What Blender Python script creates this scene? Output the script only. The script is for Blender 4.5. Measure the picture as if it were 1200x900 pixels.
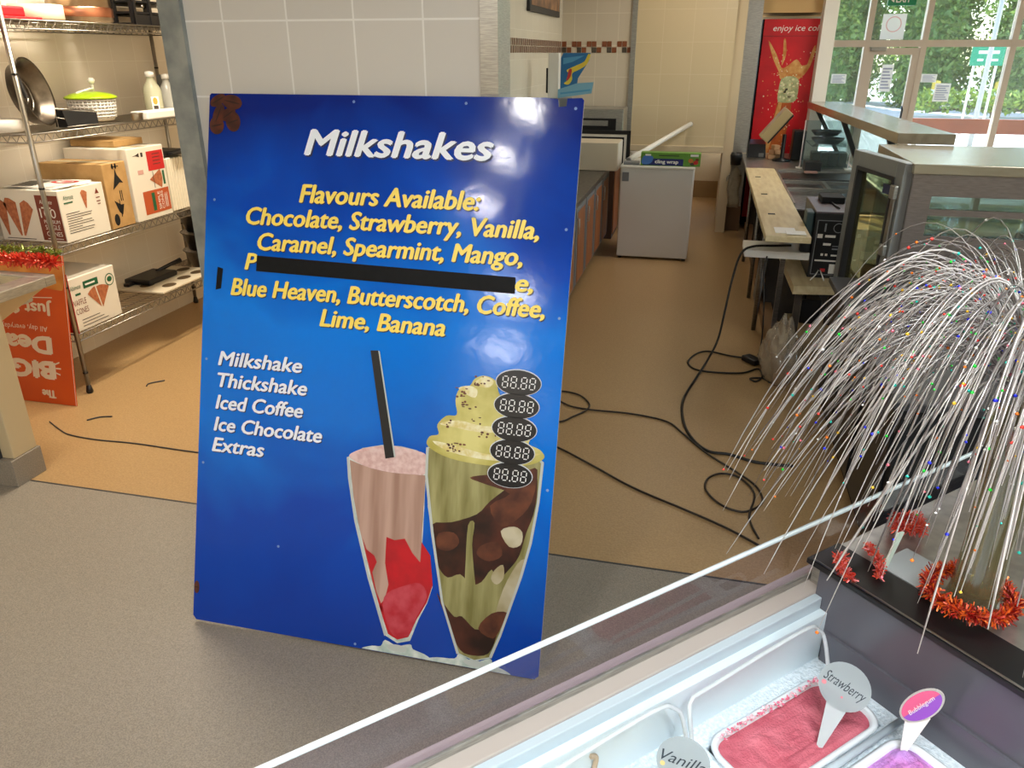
import bpy, bmesh, math, random
from mathutils import Vector, Matrix, noise
from mathutils.geometry import tessellate_polygon
random.seed(7)
for o in list(bpy.data.objects): bpy.data.objects.remove(o, do_unlink=True)
S = bpy.context.scene
C = S.collection
PI = math.pi
def V(*a): return Vector(a)

# ------------------------------------------------------------------ camera, light, exposure
cam = bpy.data.cameras.new('camera'); cam.sensor_width = 36; cam.sensor_fit = 'HORIZONTAL'; cam.lens = 27.0
cam.clip_start = 0.05; cam.clip_end = 300
co = bpy.data.objects.new('camera', cam); C.objects.link(co)
co.location = (0, 0, 1.8); co.rotation_euler = (math.radians(90 - 23.3214), 0, math.radians(13.4837))
S.camera = co
S.view_settings.view_transform = 'Standard'; S.view_settings.look = 'None'
S.view_settings.gamma = 1; S.view_settings.use_curve_mapping = False
S.view_settings.exposure = 0.0
w = bpy.data.worlds.new('World'); S.world = w; w.use_nodes = True
nt = w.node_tree; bg = nt.nodes['Background']
sky = nt.nodes.new('ShaderNodeTexSky'); sky.sky_type = 'NISHITA'; sky.sun_disc = False
sky.sun_elevation = math.radians(52); sky.sun_rotation = math.radians(60)
nt.links.new(sky.outputs[0], bg.inputs[0]); bg.inputs[1].default_value = 1.0
sl = bpy.data.lights.new('sun', 'SUN'); sl.energy = 15.0; sl.angle = 0.01; sl.color = (1, .96, .88)
so = bpy.data.objects.new('sun', sl); C.objects.link(so); so.rotation_euler = (math.radians(38), 0, math.radians(-150))
def area(name, loc, sx, sy, power, col=(1, 1, 1), rot=(0, 0, 0)):
    l = bpy.data.lights.new(name, 'AREA'); l.shape = 'RECTANGLE'; l.size = sx; l.size_y = sy; l.energy = power; l.color = col
    o = bpy.data.objects.new(name, l); C.objects.link(o); o.location = loc; o.rotation_euler = rot; return o
CEIL = 3.0
# ceiling fluorescent lamps of the shop (behind and above the photographer)
for i, (x, y, p, sx, sy) in enumerate([(-1.05, .30, 9, .13, .22), (-1.30, -.28, 9, .13, .22), (-1.62, -1.0, 12, .15, .25), (-1.80, -3.1, 46, .4, .6), (-2.4, -5.4, 46, .5, .5)]):
    area('ceiling_or_fill_lamp', (x, y, CEIL - .06), sx, sy, p, (1, .98, .95))
area('ceiling_or_fill_lamp', (.55, .0, CEIL - .06), 1.2, .6, 58, (.90, .96, 1))  # fill lamp added above the freezer to brighten its inside
area('ceiling_or_fill_lamp', (1.0, -2.4, CEIL - .06), 1.2, .6, 80, (1, .98, .95))  # fill lamp added behind the camera to lift the front of the shop
area('ceiling_or_fill_lamp', (2.9, 2.2, CEIL - .06), 1.2, .6, 30, (.93, .97, 1))
area('ceiling_or_fill_lamp', (1.75, 7.0, CEIL - .06), .6, .6, 40, (1, .95, .88))  # fill lamp added to brighten the red drinks fridge
area('ceiling_or_fill_lamp', (-.2, 7.6, CEIL - .06), .3, .9, 12, (1, .88, .72))
area('ceiling_or_fill_lamp', (-2.75, 3.75, CEIL - .06), .25, 1.2, 88, (1, .88, .70))

# ------------------------------------------------------------------ materials
def lin(c):
    return tuple(((v/255)/12.92 if v/255 <= .04045 else ((v/255+.055)/1.055)**2.4) for v in c) + (1,)
MATS = {}
def mat(name, rgb, rough=.5, metal=0, rgb2=None, scale=8, detail=3, stretch=None, bump=0, bscale=None, trans=0, emit=0, coat=0, alpha=1, lo=.35, hi=.65, spec=.5):
    if name in MATS: return MATS[name]
    m = bpy.data.materials.new(name); m.use_nodes = True; MATS[name] = m
    t = m.node_tree; p = t.nodes['Principled BSDF']
    p.inputs['Base Color'].default_value = lin(rgb); p.inputs['Roughness'].default_value = rough; p.inputs['Metallic'].default_value = metal
    p.inputs['Transmission Weight'].default_value = trans; p.inputs['Coat Weight'].default_value = coat; p.inputs['Alpha'].default_value = alpha
    p.inputs['Specular IOR Level'].default_value = spec
    if emit: p.inputs['Emission Color'].default_value = lin(rgb); p.inputs['Emission Strength'].default_value = emit
    if rgb2 or bump:
        tc = t.nodes.new('ShaderNodeTexCoord'); mp = t.nodes.new('ShaderNodeMapping')
        t.links.new(tc.outputs['Object'], mp.inputs[0])
        if stretch: mp.inputs['Scale'].default_value = stretch
        n = t.nodes.new('ShaderNodeTexNoise'); n.inputs['Scale'].default_value = scale; n.inputs['Detail'].default_value = detail
        t.links.new(mp.outputs[0], n.inputs['Vector'])
        if rgb2:
            r = t.nodes.new('ShaderNodeValToRGB'); r.color_ramp.elements[0].position = lo; r.color_ramp.elements[1].position = hi
            r.color_ramp.elements[0].color = lin(rgb); r.color_ramp.elements[1].color = lin(rgb2)
            t.links.new(n.outputs['Fac'], r.inputs[0]); t.links.new(r.outputs[0], p.inputs['Base Color'])
        if bump:
            nb = n
            if bscale:
                nb = t.nodes.new('ShaderNodeTexNoise'); nb.inputs['Scale'].default_value = bscale; nb.inputs['Detail'].default_value = 3
                t.links.new(mp.outputs[0], nb.inputs['Vector'])
            b = t.nodes.new('ShaderNodeBump'); b.inputs['Strength'].default_value = bump; b.inputs['Distance'].default_value = .01
            t.links.new(nb.outputs['Fac'], b.inputs['Height']); t.links.new(b.outputs[0], p.inputs['Normal'])
    return m
def tile_mat(name, rgb, grout, bw, bh, axis, off=(0, 0), mortar=.003, rough=.18):
    m = bpy.data.materials.new(name); m.use_nodes = True; t = m.node_tree; p = t.nodes['Principled BSDF']
    g = t.nodes.new('ShaderNodeNewGeometry'); sx = t.nodes.new('ShaderNodeSeparateXYZ'); cx = t.nodes.new('ShaderNodeCombineXYZ')
    t.links.new(g.outputs['Position'], sx.inputs[0])
    mp = t.nodes.new('ShaderNodeMapping'); mp.inputs['Location'].default_value = (off[0], off[1], 0)
    t.links.new(sx.outputs[axis], cx.inputs[0]); t.links.new(sx.outputs[2], cx.inputs[1]); t.links.new(cx.outputs[0], mp.inputs[0])
    b = t.nodes.new('ShaderNodeTexBrick'); b.offset = 0; b.inputs['Scale'].default_value = 1
    b.inputs['Brick Width'].default_value = bw; b.inputs['Row Height'].default_value = bh; b.inputs['Mortar Size'].default_value = mortar; b.inputs['Mortar Smooth'].default_value = .3
    b.inputs['Color1'].default_value = lin(rgb); b.inputs['Color2'].default_value = lin(tuple(max(0, v-4) for v in rgb)); b.inputs['Mortar'].default_value = lin(grout)
    t.links.new(mp.outputs[0], b.inputs['Vector']); t.links.new(b.outputs['Color'], p.inputs['Base Color'])
    bp = t.nodes.new('ShaderNodeBump'); bp.inputs['Strength'].default_value = .25; bp.inputs['Distance'].default_value = .002; bp.invert = True
    t.links.new(b.outputs['Fac'], bp.inputs['Height']); t.links.new(bp.outputs[0], p.inputs['Normal'])
    p.inputs['Roughness'].default_value = rough; return m
def glass_mat(name, tint=(235, 242, 242), refl=.10, rough=.02, fog=0.0, fogc=(200, 205, 215)):
    m = bpy.data.materials.new(name); m.use_nodes = True; t = m.node_tree; t.nodes.clear()
    out = t.nodes.new('ShaderNodeOutputMaterial'); tr = t.nodes.new('ShaderNodeBsdfTransparent'); gl = t.nodes.new('ShaderNodeBsdfGlossy')
    fr = t.nodes.new('ShaderNodeFresnel'); fr.inputs[0].default_value = 1.45; mx = t.nodes.new('ShaderNodeMixShader')
    ad = t.nodes.new('ShaderNodeMath'); ad.operation = 'ADD'; ad.inputs[1].default_value = refl - .04; ad.use_clamp = True
    tr.inputs[0].default_value = lin(tint); gl.inputs['Roughness'].default_value = rough
    gb = t.nodes.new('ShaderNodeNewGeometry'); iv = t.nodes.new('ShaderNodeMath'); iv.operation = 'SUBTRACT'; iv.inputs[0].default_value = 1; t.links.new(gb.outputs['Backfacing'], iv.inputs[1])
    ml = t.nodes.new('ShaderNodeMath'); ml.operation = 'MULTIPLY'; t.links.new(ad.outputs[0], ml.inputs[0]); t.links.new(iv.outputs[0], ml.inputs[1])   # the inner side of a pane does not mirror a second time
    t.links.new(fr.outputs[0], ad.inputs[0]); t.links.new(ml.outputs[0], mx.inputs[0]); t.links.new(tr.outputs[0], mx.inputs[1]); t.links.new(gl.outputs[0], mx.inputs[2])
    last = mx
    if fog:
        df = t.nodes.new('ShaderNodeBsdfDiffuse'); df.inputs[0].default_value = lin(fogc); m2 = t.nodes.new('ShaderNodeMixShader'); m2.inputs[0].default_value = fog
        t.links.new(mx.outputs[0], m2.inputs[1]); t.links.new(df.outputs[0], m2.inputs[2]); last = m2
    t.links.new(last.outputs[0], out.inputs[0]); return m

M_steel = mat('brushed_steel', (158, 156, 150), .3, .75, (182, 180, 172), 30, 2, (1, 1, 12))
M_steeld = mat('dark_steel', (112, 108, 106), .34, 1, (138, 134, 130), 30, 2, (1, 1, 12))
M_galv = mat('galvanised', (140, 148, 150), .45, .7, (168, 174, 174), 14, 4)
M_chrome = mat('chrome_wire', (158, 154, 146), .32, 1)
M_black = mat('black_plastic', (17, 17, 19), .4)
M_blackm = mat('black_matte', (10, 10, 11), .8)
M_white = mat('white_plastic', (226, 226, 222), .4)
M_wpaint = mat('white_paint', (222, 218, 208), .5)
M_grey = mat('grey_plastic', (120, 122, 124), .5)
M_dgrey = mat('dark_grey', (52, 52, 54), .5)
M_cream = mat('cream_board', (214, 202, 178), .55)
M_card = mat('brown_card', (176, 138, 84), .75, 0, (188, 150, 96), 20, 4)
M_wcard = mat('white_card', (226, 220, 206), .6)
M_red = mat('print_red', (196, 36, 38), .5)
M_brownp = mat('print_brown', (122, 52, 34), .55)
M_rust = mat('print_rust', (182, 82, 40), .55)
M_conep = mat('print_cone', (188, 116, 74), .6, 0, (160, 88, 56), 60, 2)
M_greenp = mat('print_green', (18, 92, 58), .5)
M_darkp = mat('print_dark', (58, 50, 44), .6)
M_pale = mat('print_pink', (206, 160, 150), .6)
M_wprint = mat('print_white', (238, 236, 230), .45)
M_wood = mat('cabinet_timber', (176, 112, 66), .45, 0, (150, 90, 50), 6, 4, (6, 6, .6))
M_plank = mat('pale_plank', (214, 198, 158), .5, 0, (196, 176, 134), 5, 4, (6, .8, 6))
def leaf_mat(name, c):
    m = bpy.data.materials.new(name); m.use_nodes = True; t = m.node_tree; p = t.nodes['Principled BSDF']; p.inputs['Base Color'].default_value = lin(c); p.inputs['Roughness'].default_value = .5
    tl = t.nodes.new('ShaderNodeBsdfTranslucent'); tl.inputs[0].default_value = lin(c); mx = t.nodes.new('ShaderNodeMixShader'); mx.inputs[0].default_value = .45
    t.links.new(p.outputs[0], mx.inputs[1]); t.links.new(tl.outputs[0], mx.inputs[2]); t.links.new(mx.outputs[0], t.nodes['Material Output'].inputs[0]); return m
M_leaf = leaf_mat('leaf', (140, 166, 84))
M_leaf2 = leaf_mat('leaf_dark', (108, 142, 72))
M_bark = mat('bark', (96, 84, 70), .8)
M_glass = glass_mat('window_glass', (240, 246, 246), .06, .02, .09, (236, 240, 240))
M_cglass = glass_mat('counter_glass', (226, 234, 232), .10, .03, .05)

# ------------------------------------------------------------------ mesh helpers
class MB:
    def __init__(self): self.b = bmesh.new(); self.mi = 0
    def _f(self, vs, smooth=False):
        try: f = self.b.faces.new(vs)
        except ValueError: return None
        f.material_index = self.mi; f.smooth = smooth; return f
    def m(self, i): self.mi = i; return self
    def box(self, x0, x1, y0, y1, z0, z1, bev=0, M=None):
        vs = [self.b.verts.new(V(x, y, z)) for x in (x0, x1) for y in (y0, y1) for z in (z0, z1)]
        fs = [self._f([vs[i] for i in q]) for q in ((0, 1, 3, 2), (4, 6, 7, 5), (0, 4, 5, 1), (2, 3, 7, 6), (0, 2, 6, 4), (1, 5, 7, 3))]
        if bev:
            es = list({e for f in fs for e in f.edges})
            r = bmesh.ops.bevel(self.b, geom=es, offset=bev, segments=2, profile=.5, affect='EDGES')
            for f in r['faces']: f.material_index = self.mi
            vs = list({v for f in r['faces'] for v in f.verts} | {v for v in vs if v.is_valid})
        if M is not None:
            for v in vs: v.co = M @ v.co
        return self
    def hexa(self, p):   # 8 points: bottom 4 then top 4, counterclockwise
        vs = [self.b.verts.new(V(*q)) for q in p]
        for q in ((3, 2, 1, 0), (4, 5, 6, 7), (0, 1, 5, 4), (1, 2, 6, 5), (2, 3, 7, 6), (3, 0, 4, 7)): self._f([vs[i] for i in q])
        return self
    def tube(self, pts, r, n=8, cap=True, closed=False, smooth=True):
        pts = [V(*p) for p in pts]; rings = []; N = len(pts)
        rs = r if isinstance(r, (list, tuple)) else [r]*N
        ref = None
        for i, p in enumerate(pts):
            a = pts[(i-1) % N] if (i > 0 or closed) else p; b = pts[(i+1) % N] if (i < N-1 or closed) else p
            d = (b-a)
            if d.length < 1e-9: d = V(0, 0, 1)
            d.normalize()
            if ref is None: ref = V(0, 0, 1) if abs(d.z) < .9 else V(1, 0, 0)
            x = d.cross(ref)
            if x.length < 1e-6: x = d.cross(V(0, 1, .3))
            x.normalize(); y = d.cross(x); ref = -y if False else x.cross(d)
            rings.append([self.b.verts.new(p + rs[i]*(x*math.cos(2*PI*k/n) + y*math.sin(2*PI*k/n))) for k in range(n)])
        for i in range(N if closed else N-1):
            A = rings[i]; B = rings[(i+1) % N]
            for k in range(n): self._f([A[k], A[(k+1) % n], B[(k+1) % n], B[k]], smooth)
        if cap and not closed: self._f(rings[0][::-1]); self._f(rings[-1])
        return self
    def lathe(self, prof, c=(0, 0, 0), n=24, M=None, smooth=True, cap=True):
        rings = []
        for r, z in prof:
            ring = []
            for k in range(n):
                p = V(r*math.cos(2*PI*k/n), r*math.sin(2*PI*k/n), z)
                if M is not None: p = M @ p
                ring.append(self.b.verts.new(p + V(*c)))
            rings.append(ring)
        for A, B in zip(rings, rings[1:]):
            for k in range(n): self._f([A[k], A[(k+1) % n], B[(k+1) % n], B[k]], smooth)
        if cap:
            if prof[0][0] > 1e-5: self._f(rings[0][::-1])
            if prof[-1][0] > 1e-5: self._f(rings[-1])
        return self
    def poly(self, fr, pts, d=0.0, th=0.0):
        o, u, v, n = fr
        P = [o + u*a + v*b + n*d for a, b in pts]
        tris = tessellate_polygon([[V(a, b, 0) for a, b in pts]])
        vs = [self.b.verts.new(p) for p in P]
        for t in tris:
            a, b, c = (vs[i] for i in t)
            if (b.co-a.co).cross(c.co-a.co).dot(n) < 0: a, b, c = c, b, a
            self._f([a, b, c])
        if th:
            vb = [self.b.verts.new(p - n*th) for p in P]
            for t in tris:
                a, b, c = (vb[i] for i in t)
                if (b.co-a.co).cross(c.co-a.co).dot(n) > 0: a, b, c = c, b, a
                self._f([a, b, c])
            L = len(vs)
            for i in range(L): self._f([vs[i], vb[i], vb[(i+1) % L], vs[(i+1) % L]])
        return self
    def rect(self, fr, x0, y0, x1, y1, d=0.0, th=0.0): return self.poly(fr, [(x0, y0), (x1, y0), (x1, y1), (x0, y1)], d, th)
    def ell(self, fr, cx, cy, rx, ry, d=0.0, n=28, rot=0): 
        c, s = math.cos(rot), math.sin(rot)
        return self.poly(fr, [(cx + c*rx*math.cos(2*PI*k/n) - s*ry*math.sin(2*PI*k/n), cy + s*rx*math.cos(2*PI*k/n) + c*ry*math.sin(2*PI*k/n)) for k in range(n)], d)
    def text(self, fr, s, x0, x1, y, cap, d=.0008, shear=0.0, bold=0.0, fat=0.0):
        """one line of writing: fills x0..x1 on baseline y with capital height cap (x1 None keeps the font's own width)"""
        vs, fs = glyphs(s, shear, bold)
        if not vs: return self
        mnx = min(v[0] for v in vs); mxx = max(v[0] for v in vs)
        sy = cap/.72; sx = (x1-x0)/(mxx-mnx) if x1 is not None else sy
        o, u, v, n = fr
        bv = [self.b.verts.new(o + u*(x0 + (a-mnx)*sx) + v*(y + b*sy) + n*d) for a, b in vs]
        for f in fs:
            q = [bv[i] for i in f]
            nn = (q[1].co-q[0].co).cross(q[2].co-q[0].co)
            self._f(q if nn.dot(n) >= 0 else q[::-1])
        if fat:
            for k, (ex, ey) in enumerate(((fat, 0), (-fat, 0), (0, fat*.6), (0, -fat*.6))):
                self.text(fr, s, x0+ex, (x1+ex) if x1 is not None else None, y+ey, cap, d - (k+1)*1e-5, shear, bold)
        return self
    def build(self, name, mats, parent=None, kind=None, smooth=None):
        me = bpy.data.meshes.new(name)
        b = self.b; b.normal_update()
        if parent is not None and 'world' in parent: off = V(*parent['world'])
        elif parent is not None: off = V(0, 0, 0)
        else:
            xs = [v.co for v in b.verts]
            lo = V(min(c.x for c in xs), min(c.y for c in xs), min(c.z for c in xs)); hi = V(max(c.x for c in xs), max(c.y for c in xs), max(c.z for c in xs))
            off = V((lo.x+hi.x)/2, (lo.y+hi.y)/2, lo.z)
        for v in b.verts: v.co -= off
        b.to_mesh(me); b.free()
        for m in (mats if isinstance(mats, (list, tuple)) else [mats]): me.materials.append(m)
        o = bpy.data.objects.new(name, me); C.objects.link(o)
        if parent is not None:
            o.parent = parent
            if 'world' in parent: o['world'] = tuple(parent['world'])
        else: o.location = off; o['world'] = tuple(off)
        if kind: o['kind'] = kind
        return o
_G = {}
def glyphs(s, shear, bold):
    k = (s, shear, bold)
    if k in _G: return _G[k]
    cu = bpy.data.curves.new('writing', 'FONT'); cu.body = s; cu.shear = shear; cu.offset = bold; cu.resolution_u = 3; cu.size = 1
    o = bpy.data.objects.new('writing', cu); C.objects.link(o)
    dg = bpy.context.evaluated_depsgraph_get(); ev = o.evaluated_get(dg); me = ev.to_mesh()
    r = ([(v.co.x, v.co.y) for v in me.vertices], [tuple(p.vertices) for p in me.polygons])
    ev.to_mesh_clear(); bpy.data.objects.remove(o, do_unlink=True); bpy.data.curves.remove(cu)
    _G[k] = r; return r
def frame(o, u, v):
    u = V(*u).normalized(); v = V(*v).normalized(); return (V(*o), u, v, u.cross(v).normalized())
def smooth(pts, n=5, closed=True):
    out = []; N = len(pts); D = len(pts[0])
    for i in range(N if closed else N-1):
        p0, p1, p2, p3 = (pts[(i+k-1) % N] if closed else pts[min(max(i+k-1, 0), N-1)] for k in range(4))
        for j in range(n):
            t = j/n
            out.append(tuple(.5*((2*p1[a]) + (-p0[a]+p2[a])*t + (2*p0[a]-5*p1[a]+4*p2[a]-p3[a])*t*t + (-p0[a]+3*p1[a]-3*p2[a]+p3[a])*t**3) for a in range(D)))
    if not closed: out.append(tuple(pts[-1]))
    return out
def thing(name, label, cat, loc=(0, 0, 0), rz=0, group=None, world=False):
    """Empty at the base of a thing; with world=True its parts are given in room coordinates"""
    o = bpy.data.objects.new(name, None); C.objects.link(o); o.location = loc; o.rotation_euler = (0, 0, rz); o.empty_display_size = .1
    o['label'] = label; o['category'] = cat
    if group: o['group'] = group
    if world: o['world'] = tuple(loc)
    return o
def tag(o, label, cat, group=None, kind=None):
    o['label'] = label; o['category'] = cat
    if group: o['group'] = group
    if kind: o['kind'] = kind
    return o
def struct(name, mb, m): 
    o = mb.build(name, m); o['kind'] = 'structure'; return o
def lab(o, label): o['label'] = label; return o

# ================================================================== SETTING
M_floorg = mat('speckled_grey_vinyl', (124, 116, 104), .5, 0, (150, 140, 126), 260, 2, None, .15)
M_floorb = mat('beige_vinyl', (164, 132, 90), .36, 0, (178, 146, 102), 120, 3, None, .12)
YJ = 2.46
struct('floor', MB().box(-4.2, 7, -6, YJ, -.06, 0), M_floorg)
struct('floor_back', MB().box(-4.2, 7, YJ, 11.2, -.06, 0), M_floorb)
struct('trim_1', MB().box(-2.86, 1.1, YJ-.004, YJ+.004, 0, .0015), M_dgrey)
M_ceil = mat('ceiling_paint', (222, 216, 204), .8)
struct('ceiling', MB().box(-4.2, 7, -6, 11.2, CEIL, CEIL+.1), M_ceil)
T_pier = tile_mat('pier_tiles', (206, 200, 190), (228, 224, 216), .2237, .2262, 0, (.85+.2237*10, -1.893+.2262*20), .0035)
T_x = tile_mat('wall_tiles_side', (228, 220, 204), (236, 230, 216), .225, .225, 1, (5, 5), .003)
T_y = tile_mat('wall_tiles_back', (210, 198, 178), (226, 216, 198), .225, .30, 0, (5, 5.03), .003)
T_p = tile_mat('wall_tiles_panel', (214, 196, 160), (226, 210, 180), .30, .30, 0, (5, 5), .002)
M_wall = mat('painted_wall', (206, 188, 156), .7)
struct('wall_left', MB().box(-3.9, -3.8, 2.0, 6.6, 0, CEIL), T_x)
struct('wall_shop', MB().box(-4.3, -4.2, -6, 2.4, 0, CEIL), M_wall)
struct('wall_return', MB().box(-4.3, -3.8, 2.0, 2.1, 0, CEIL), M_wall)
struct('wall_kitchen', MB().box(-3.9, -1.73, 6.4, 6.5, 0, CEIL), T_y)
struct('wall_pier', MB().box(-1.69, -.63, 2.405, 2.54, 0, CEIL), T_pier)
struct('wall_aisle', MB().box(-1.73, -1.53, 2.54, 8.6, 0, CEIL), T_x)
struct('wall_back', MB().box(-1.73, -.80, 8.6, 8.72, 0, CEIL), T_y)
pm = MB().box(-.77, .20, 8.6, 8.72, .90, CEIL).m(1).box(-.77, .20, 8.575, 8.72, .84, .905, .006)
struct('wall_panel', pm, [T_p, M_wall])
struct('wall_recess', MB().box(-.9, .45, 10.9, 11.0, 0, 1.4).box(-.9, -.8, 8.72, 10.9, 0, 1.4).box(-.8, .30, 8.72, 10.9, 1.3, 1.4).box(.32, .45, 9.4, 10.9, 0, .55), M_wall)  # last low box added to hold back light from the recess
struct('baseboard_back', MB().box(-.8, .30, 10.885, 10.9, 0, .22), mat('skirt', (150, 118, 76), .5))
struct('wall_rear', MB().box(-4.2, 7, -6.1, -6, 0, CEIL), M_wall)
struct('wall_right', MB().box(6.9, 7, -6, -3, 0, CEIL).box(6.9, 7, -3, 10, 0, .5).box(6.9, 7, -3, 10, 2.6, CEIL), M_wall)
# corner guards
struct('trim_2', MB().box(-1.735, -1.655, 2.385, 2.405, 0, CEIL).box(-1.735, -1.72, 2.405, 2.50, 0, CEIL), M_galv)
struct('trim_3', MB().box(-.67, -.616, 2.39, 2.405, 0, CEIL).box(-.63, -.616, 2.405, 2.545, 0, CEIL), M_steel)
struct('trim_4', MB().box(-.815, -.765, 8.57, 8.60, .0, CEIL), M_steel)
# mosaic band on both tiled walls
M_ta, M_tb, M_tc = mat('mosaic_dark', (78, 68, 56), .3), mat('mosaic_rust', (132, 74, 42), .3), mat('mosaic_brown', (122, 88, 70), .3)
mb = MB()
s = .052
for r_ in range(2):
    for k in range(14):
        if (k + r_) % 3 == 2: continue
        mb.m(0 if (k*2 + r_) % 3 == 0 else 1).box(-1.53 + k*s + .003, -1.53 + (k+1)*s - .003, 8.594, 8.60, 1.80 + r_*.056 + .002, 1.80 + (r_+1)*.056 - .003)
struct('trim_5', mb, [M_ta, M_tb])
mb = MB()
for r_ in range(2):
    for k in range(30):
        y = 8.56 - k*.078 - (.039 if r_ else 0)
        mb.box(-1.53, -1.525, y - .042, y, 1.80 + r_*.056 + .002, 1.80 + (r_+1)*.056 - .003)
struct('trim_6', mb, M_tc)
# steel-clad post at the end of the aisle and the beige pilaster beside it
struct('column_1', MB().box(.20, .30, 8.66, 9.4, 0, CEIL), M_wall)
struct('column_2', MB().box(.30, .45, 8.78, 8.95, .27, CEIL).m(1).box(.295, .455, 8.775, 8.955, 0, .27).m(2).box(.295, .455, 8.77, 8.96, .80, .83), [M_steel, mat('post_base', (112, 84, 58), .5), M_cream])
struct('wall_bulkhead', MB().box(.42, 1.12, 8.95, 9.95, 2.17, CEIL), mat('bulkhead', (204, 168, 112), .6))
struct('column_3', MB().box(1.02, 1.15, 8.75, 8.98, 0, CEIL).box(.45, 1.2, 9.9, 10.05, 0, CEIL), M_wpaint)

# shop front along y = 10
WY = 10.0
M_frame = mat('frame_paint', (206, 192, 178), .45)
fx = [1.16, 1.66, 2.24, 3.12, 4.3, 5.6, 6.9]
for i, (a, b) in enumerate(zip(fx, fx[1:])):
    if i == 1: continue
    t = bpy.data.objects.new('window_%d' % (i+1), None); C.objects.link(t); t.location = ((a+b)/2, WY, 0); t['kind'] = 'structure'; t['world'] = ((a+b)/2, WY, 0)
    MB().box(b-.03, b+.03, WY-.04, WY+.06, 0, CEIL).box(a+.03, b-.03, WY-.035, WY+.05, 1.86, 1.93).box(a+.03, b-.03, WY-.03, WY+.05, 0, .12).build('window_frame', M_frame, t)
    MB().box(a+.03, b-.03, WY, WY+.008, .12, 2.99).build('window_pane', M_glass, t)
t = bpy.data.objects.new('door_1', None); C.objects.link(t); t.location = (1.95, WY, 0); t['kind'] = 'structure'; t['world'] = (1.95, WY, 0)
MB().box(2.21, 2.27, WY-.04, WY+.06, 0, CEIL).box(1.69, 2.21, WY-.04, WY+.06, 1.86, 1.93).box(1.69, 1.75, WY-.03, WY+.03, .02, 1.85).box(2.14, 2.21, WY-.03, WY+.03, .02, 1.85).box(1.75, 2.14, WY-.03, WY+.03, 1.78, 1.85).box(1.75, 2.14, WY-.03, WY+.03, .02, .16).build('door_frame', M_frame, t)
MB().box(1.75, 2.14, WY, WY+.008, .16, 1.78).box(1.69, 2.21, WY, WY+.008, 1.93, CEIL-.01).build('door_glass', M_glass, t)
MB().box(1.70, 1.86, WY-.07, WY-.03, 1.82, 1.86, .006).build('door_closer', M_steel, t)
MB().tube([(2.13, WY-.03, 1.0), (2.13, WY-.08, 1.02), (2.13, WY-.08, 1.22), (2.13, WY-.03, 1.24)], .012).build('door_handle', M_dgrey, t)
# right wall windows
for i, (a, b) in enumerate([(-3, -.4), (-.4, 2.2), (2.2, 4.8), (4.8, 7.4), (7.4, 10)]):
    t = bpy.data.objects.new('window_%d' % (i+11), None); C.objects.link(t); t.location = (6.95, (a+b)/2, .5); t['kind'] = 'structure'; t['world'] = (6.95, (a+b)/2, .5)
    MB().box(6.9, 7, b-.05, b, .5, 2.6).box(6.9, 7, a, b-.05, .5, .55).box(6.9, 7, a, b-.05, 2.55, 2.6).build('window_frame', M_frame, t)
    MB().box(6.95, 6.955, a, b-.05, .55, 2.55).build('window_pane', M_glass, t)

# ================================================================== MILKSHAKE SIGN BOARD
BO = V(-1.559, 1.794, .012); BU = V(1, 0, 0); BV = V(0, .3094, .9509).normalized(); BN = BU.cross(BV)   # BN faces the shop (-y)
BW, BH = 1.212, 1.755
def board_mat():
    m = bpy.data.materials.new('blue_poster'); m.use_nodes = True; t = m.node_tree; p = t.nodes['Principled BSDF']
    tc = t.nodes.new('ShaderNodeTexCoord'); sx = t.nodes.new('ShaderNodeSeparateXYZ'); t.links.new(tc.outputs['Object'], sx.inputs[0])
    # printed artwork: navy at the head, bright azure band through the middle, royal blue below, soft cloudy sweeps
    n = t.nodes.new('ShaderNodeTexNoise'); n.inputs['Scale'].default_value = 1.7; n.inputs['Detail'].default_value = 3; n.inputs['Distortion'].default_value = .6
    t.links.new(tc.outputs['Object'], n.inputs['Vector'])
    a = t.nodes.new('ShaderNodeMath'); a.operation = 'MULTIPLY_ADD'; a.inputs[1].default_value = .62; t.links.new(sx.outputs[2], a.inputs[0])
    b = t.nodes.new('ShaderNodeMath'); b.operation = 'MULTIPLY'; b.inputs[1].default_value = .6; t.links.new(n.outputs['Fac'], b.inputs[0])
    c = t.nodes.new('ShaderNodeMath'); c.operation = 'SUBTRACT'; c.inputs[1].default_value = .30; t.links.new(b.outputs[0], c.inputs[0]); t.links.new(c.outputs[0], a.inputs[2])
    r = t.nodes.new('ShaderNodeValToRGB'); e = r.color_ramp.elements
    e[0].position = 0; e[0].color = lin((0, 54, 154)); e[1].position = 1; e[1].color = lin((0, 32, 122))
    for ps, cl in ((.22, (0, 66, 172)), (.42, (0, 110, 212)), (.62, (0, 122, 226)), (.80, (0, 70, 180))):
        q = e.new(ps); q.color = lin(cl)
    t.links.new(a.outputs[0], r.inputs[0]); t.links.new(r.outputs[0], p.inputs['Base Color'])
    p.inputs['Roughness'].default_value = .11; p.inputs['Specular IOR Level'].default_value = .36
    nb = t.nodes.new('ShaderNodeTexNoise'); nb.inputs['Scale'].default_value = 12; nb.inputs['Detail'].default_value = 5
    t.links.new(tc.outputs['Object'], nb.inputs['Vector'])
    bp = t.nodes.new('ShaderNodeBump'); bp.inputs['Strength'].default_value = .17; bp.inputs['Distance'].default_value = .004
    t.links.new(nb.outputs['Fac'], bp.inputs['Height']); t.links.new(bp.outputs[0], p.inputs['Normal'])
    return m
board = thing('sign_board', 'large blue milkshakes menu board leaning against the tiled pier on the grey floor', 'sign', (-1.559, 1.794, 0), 0, None, True)
FB = (BO, BU, BV, BN)
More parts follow.
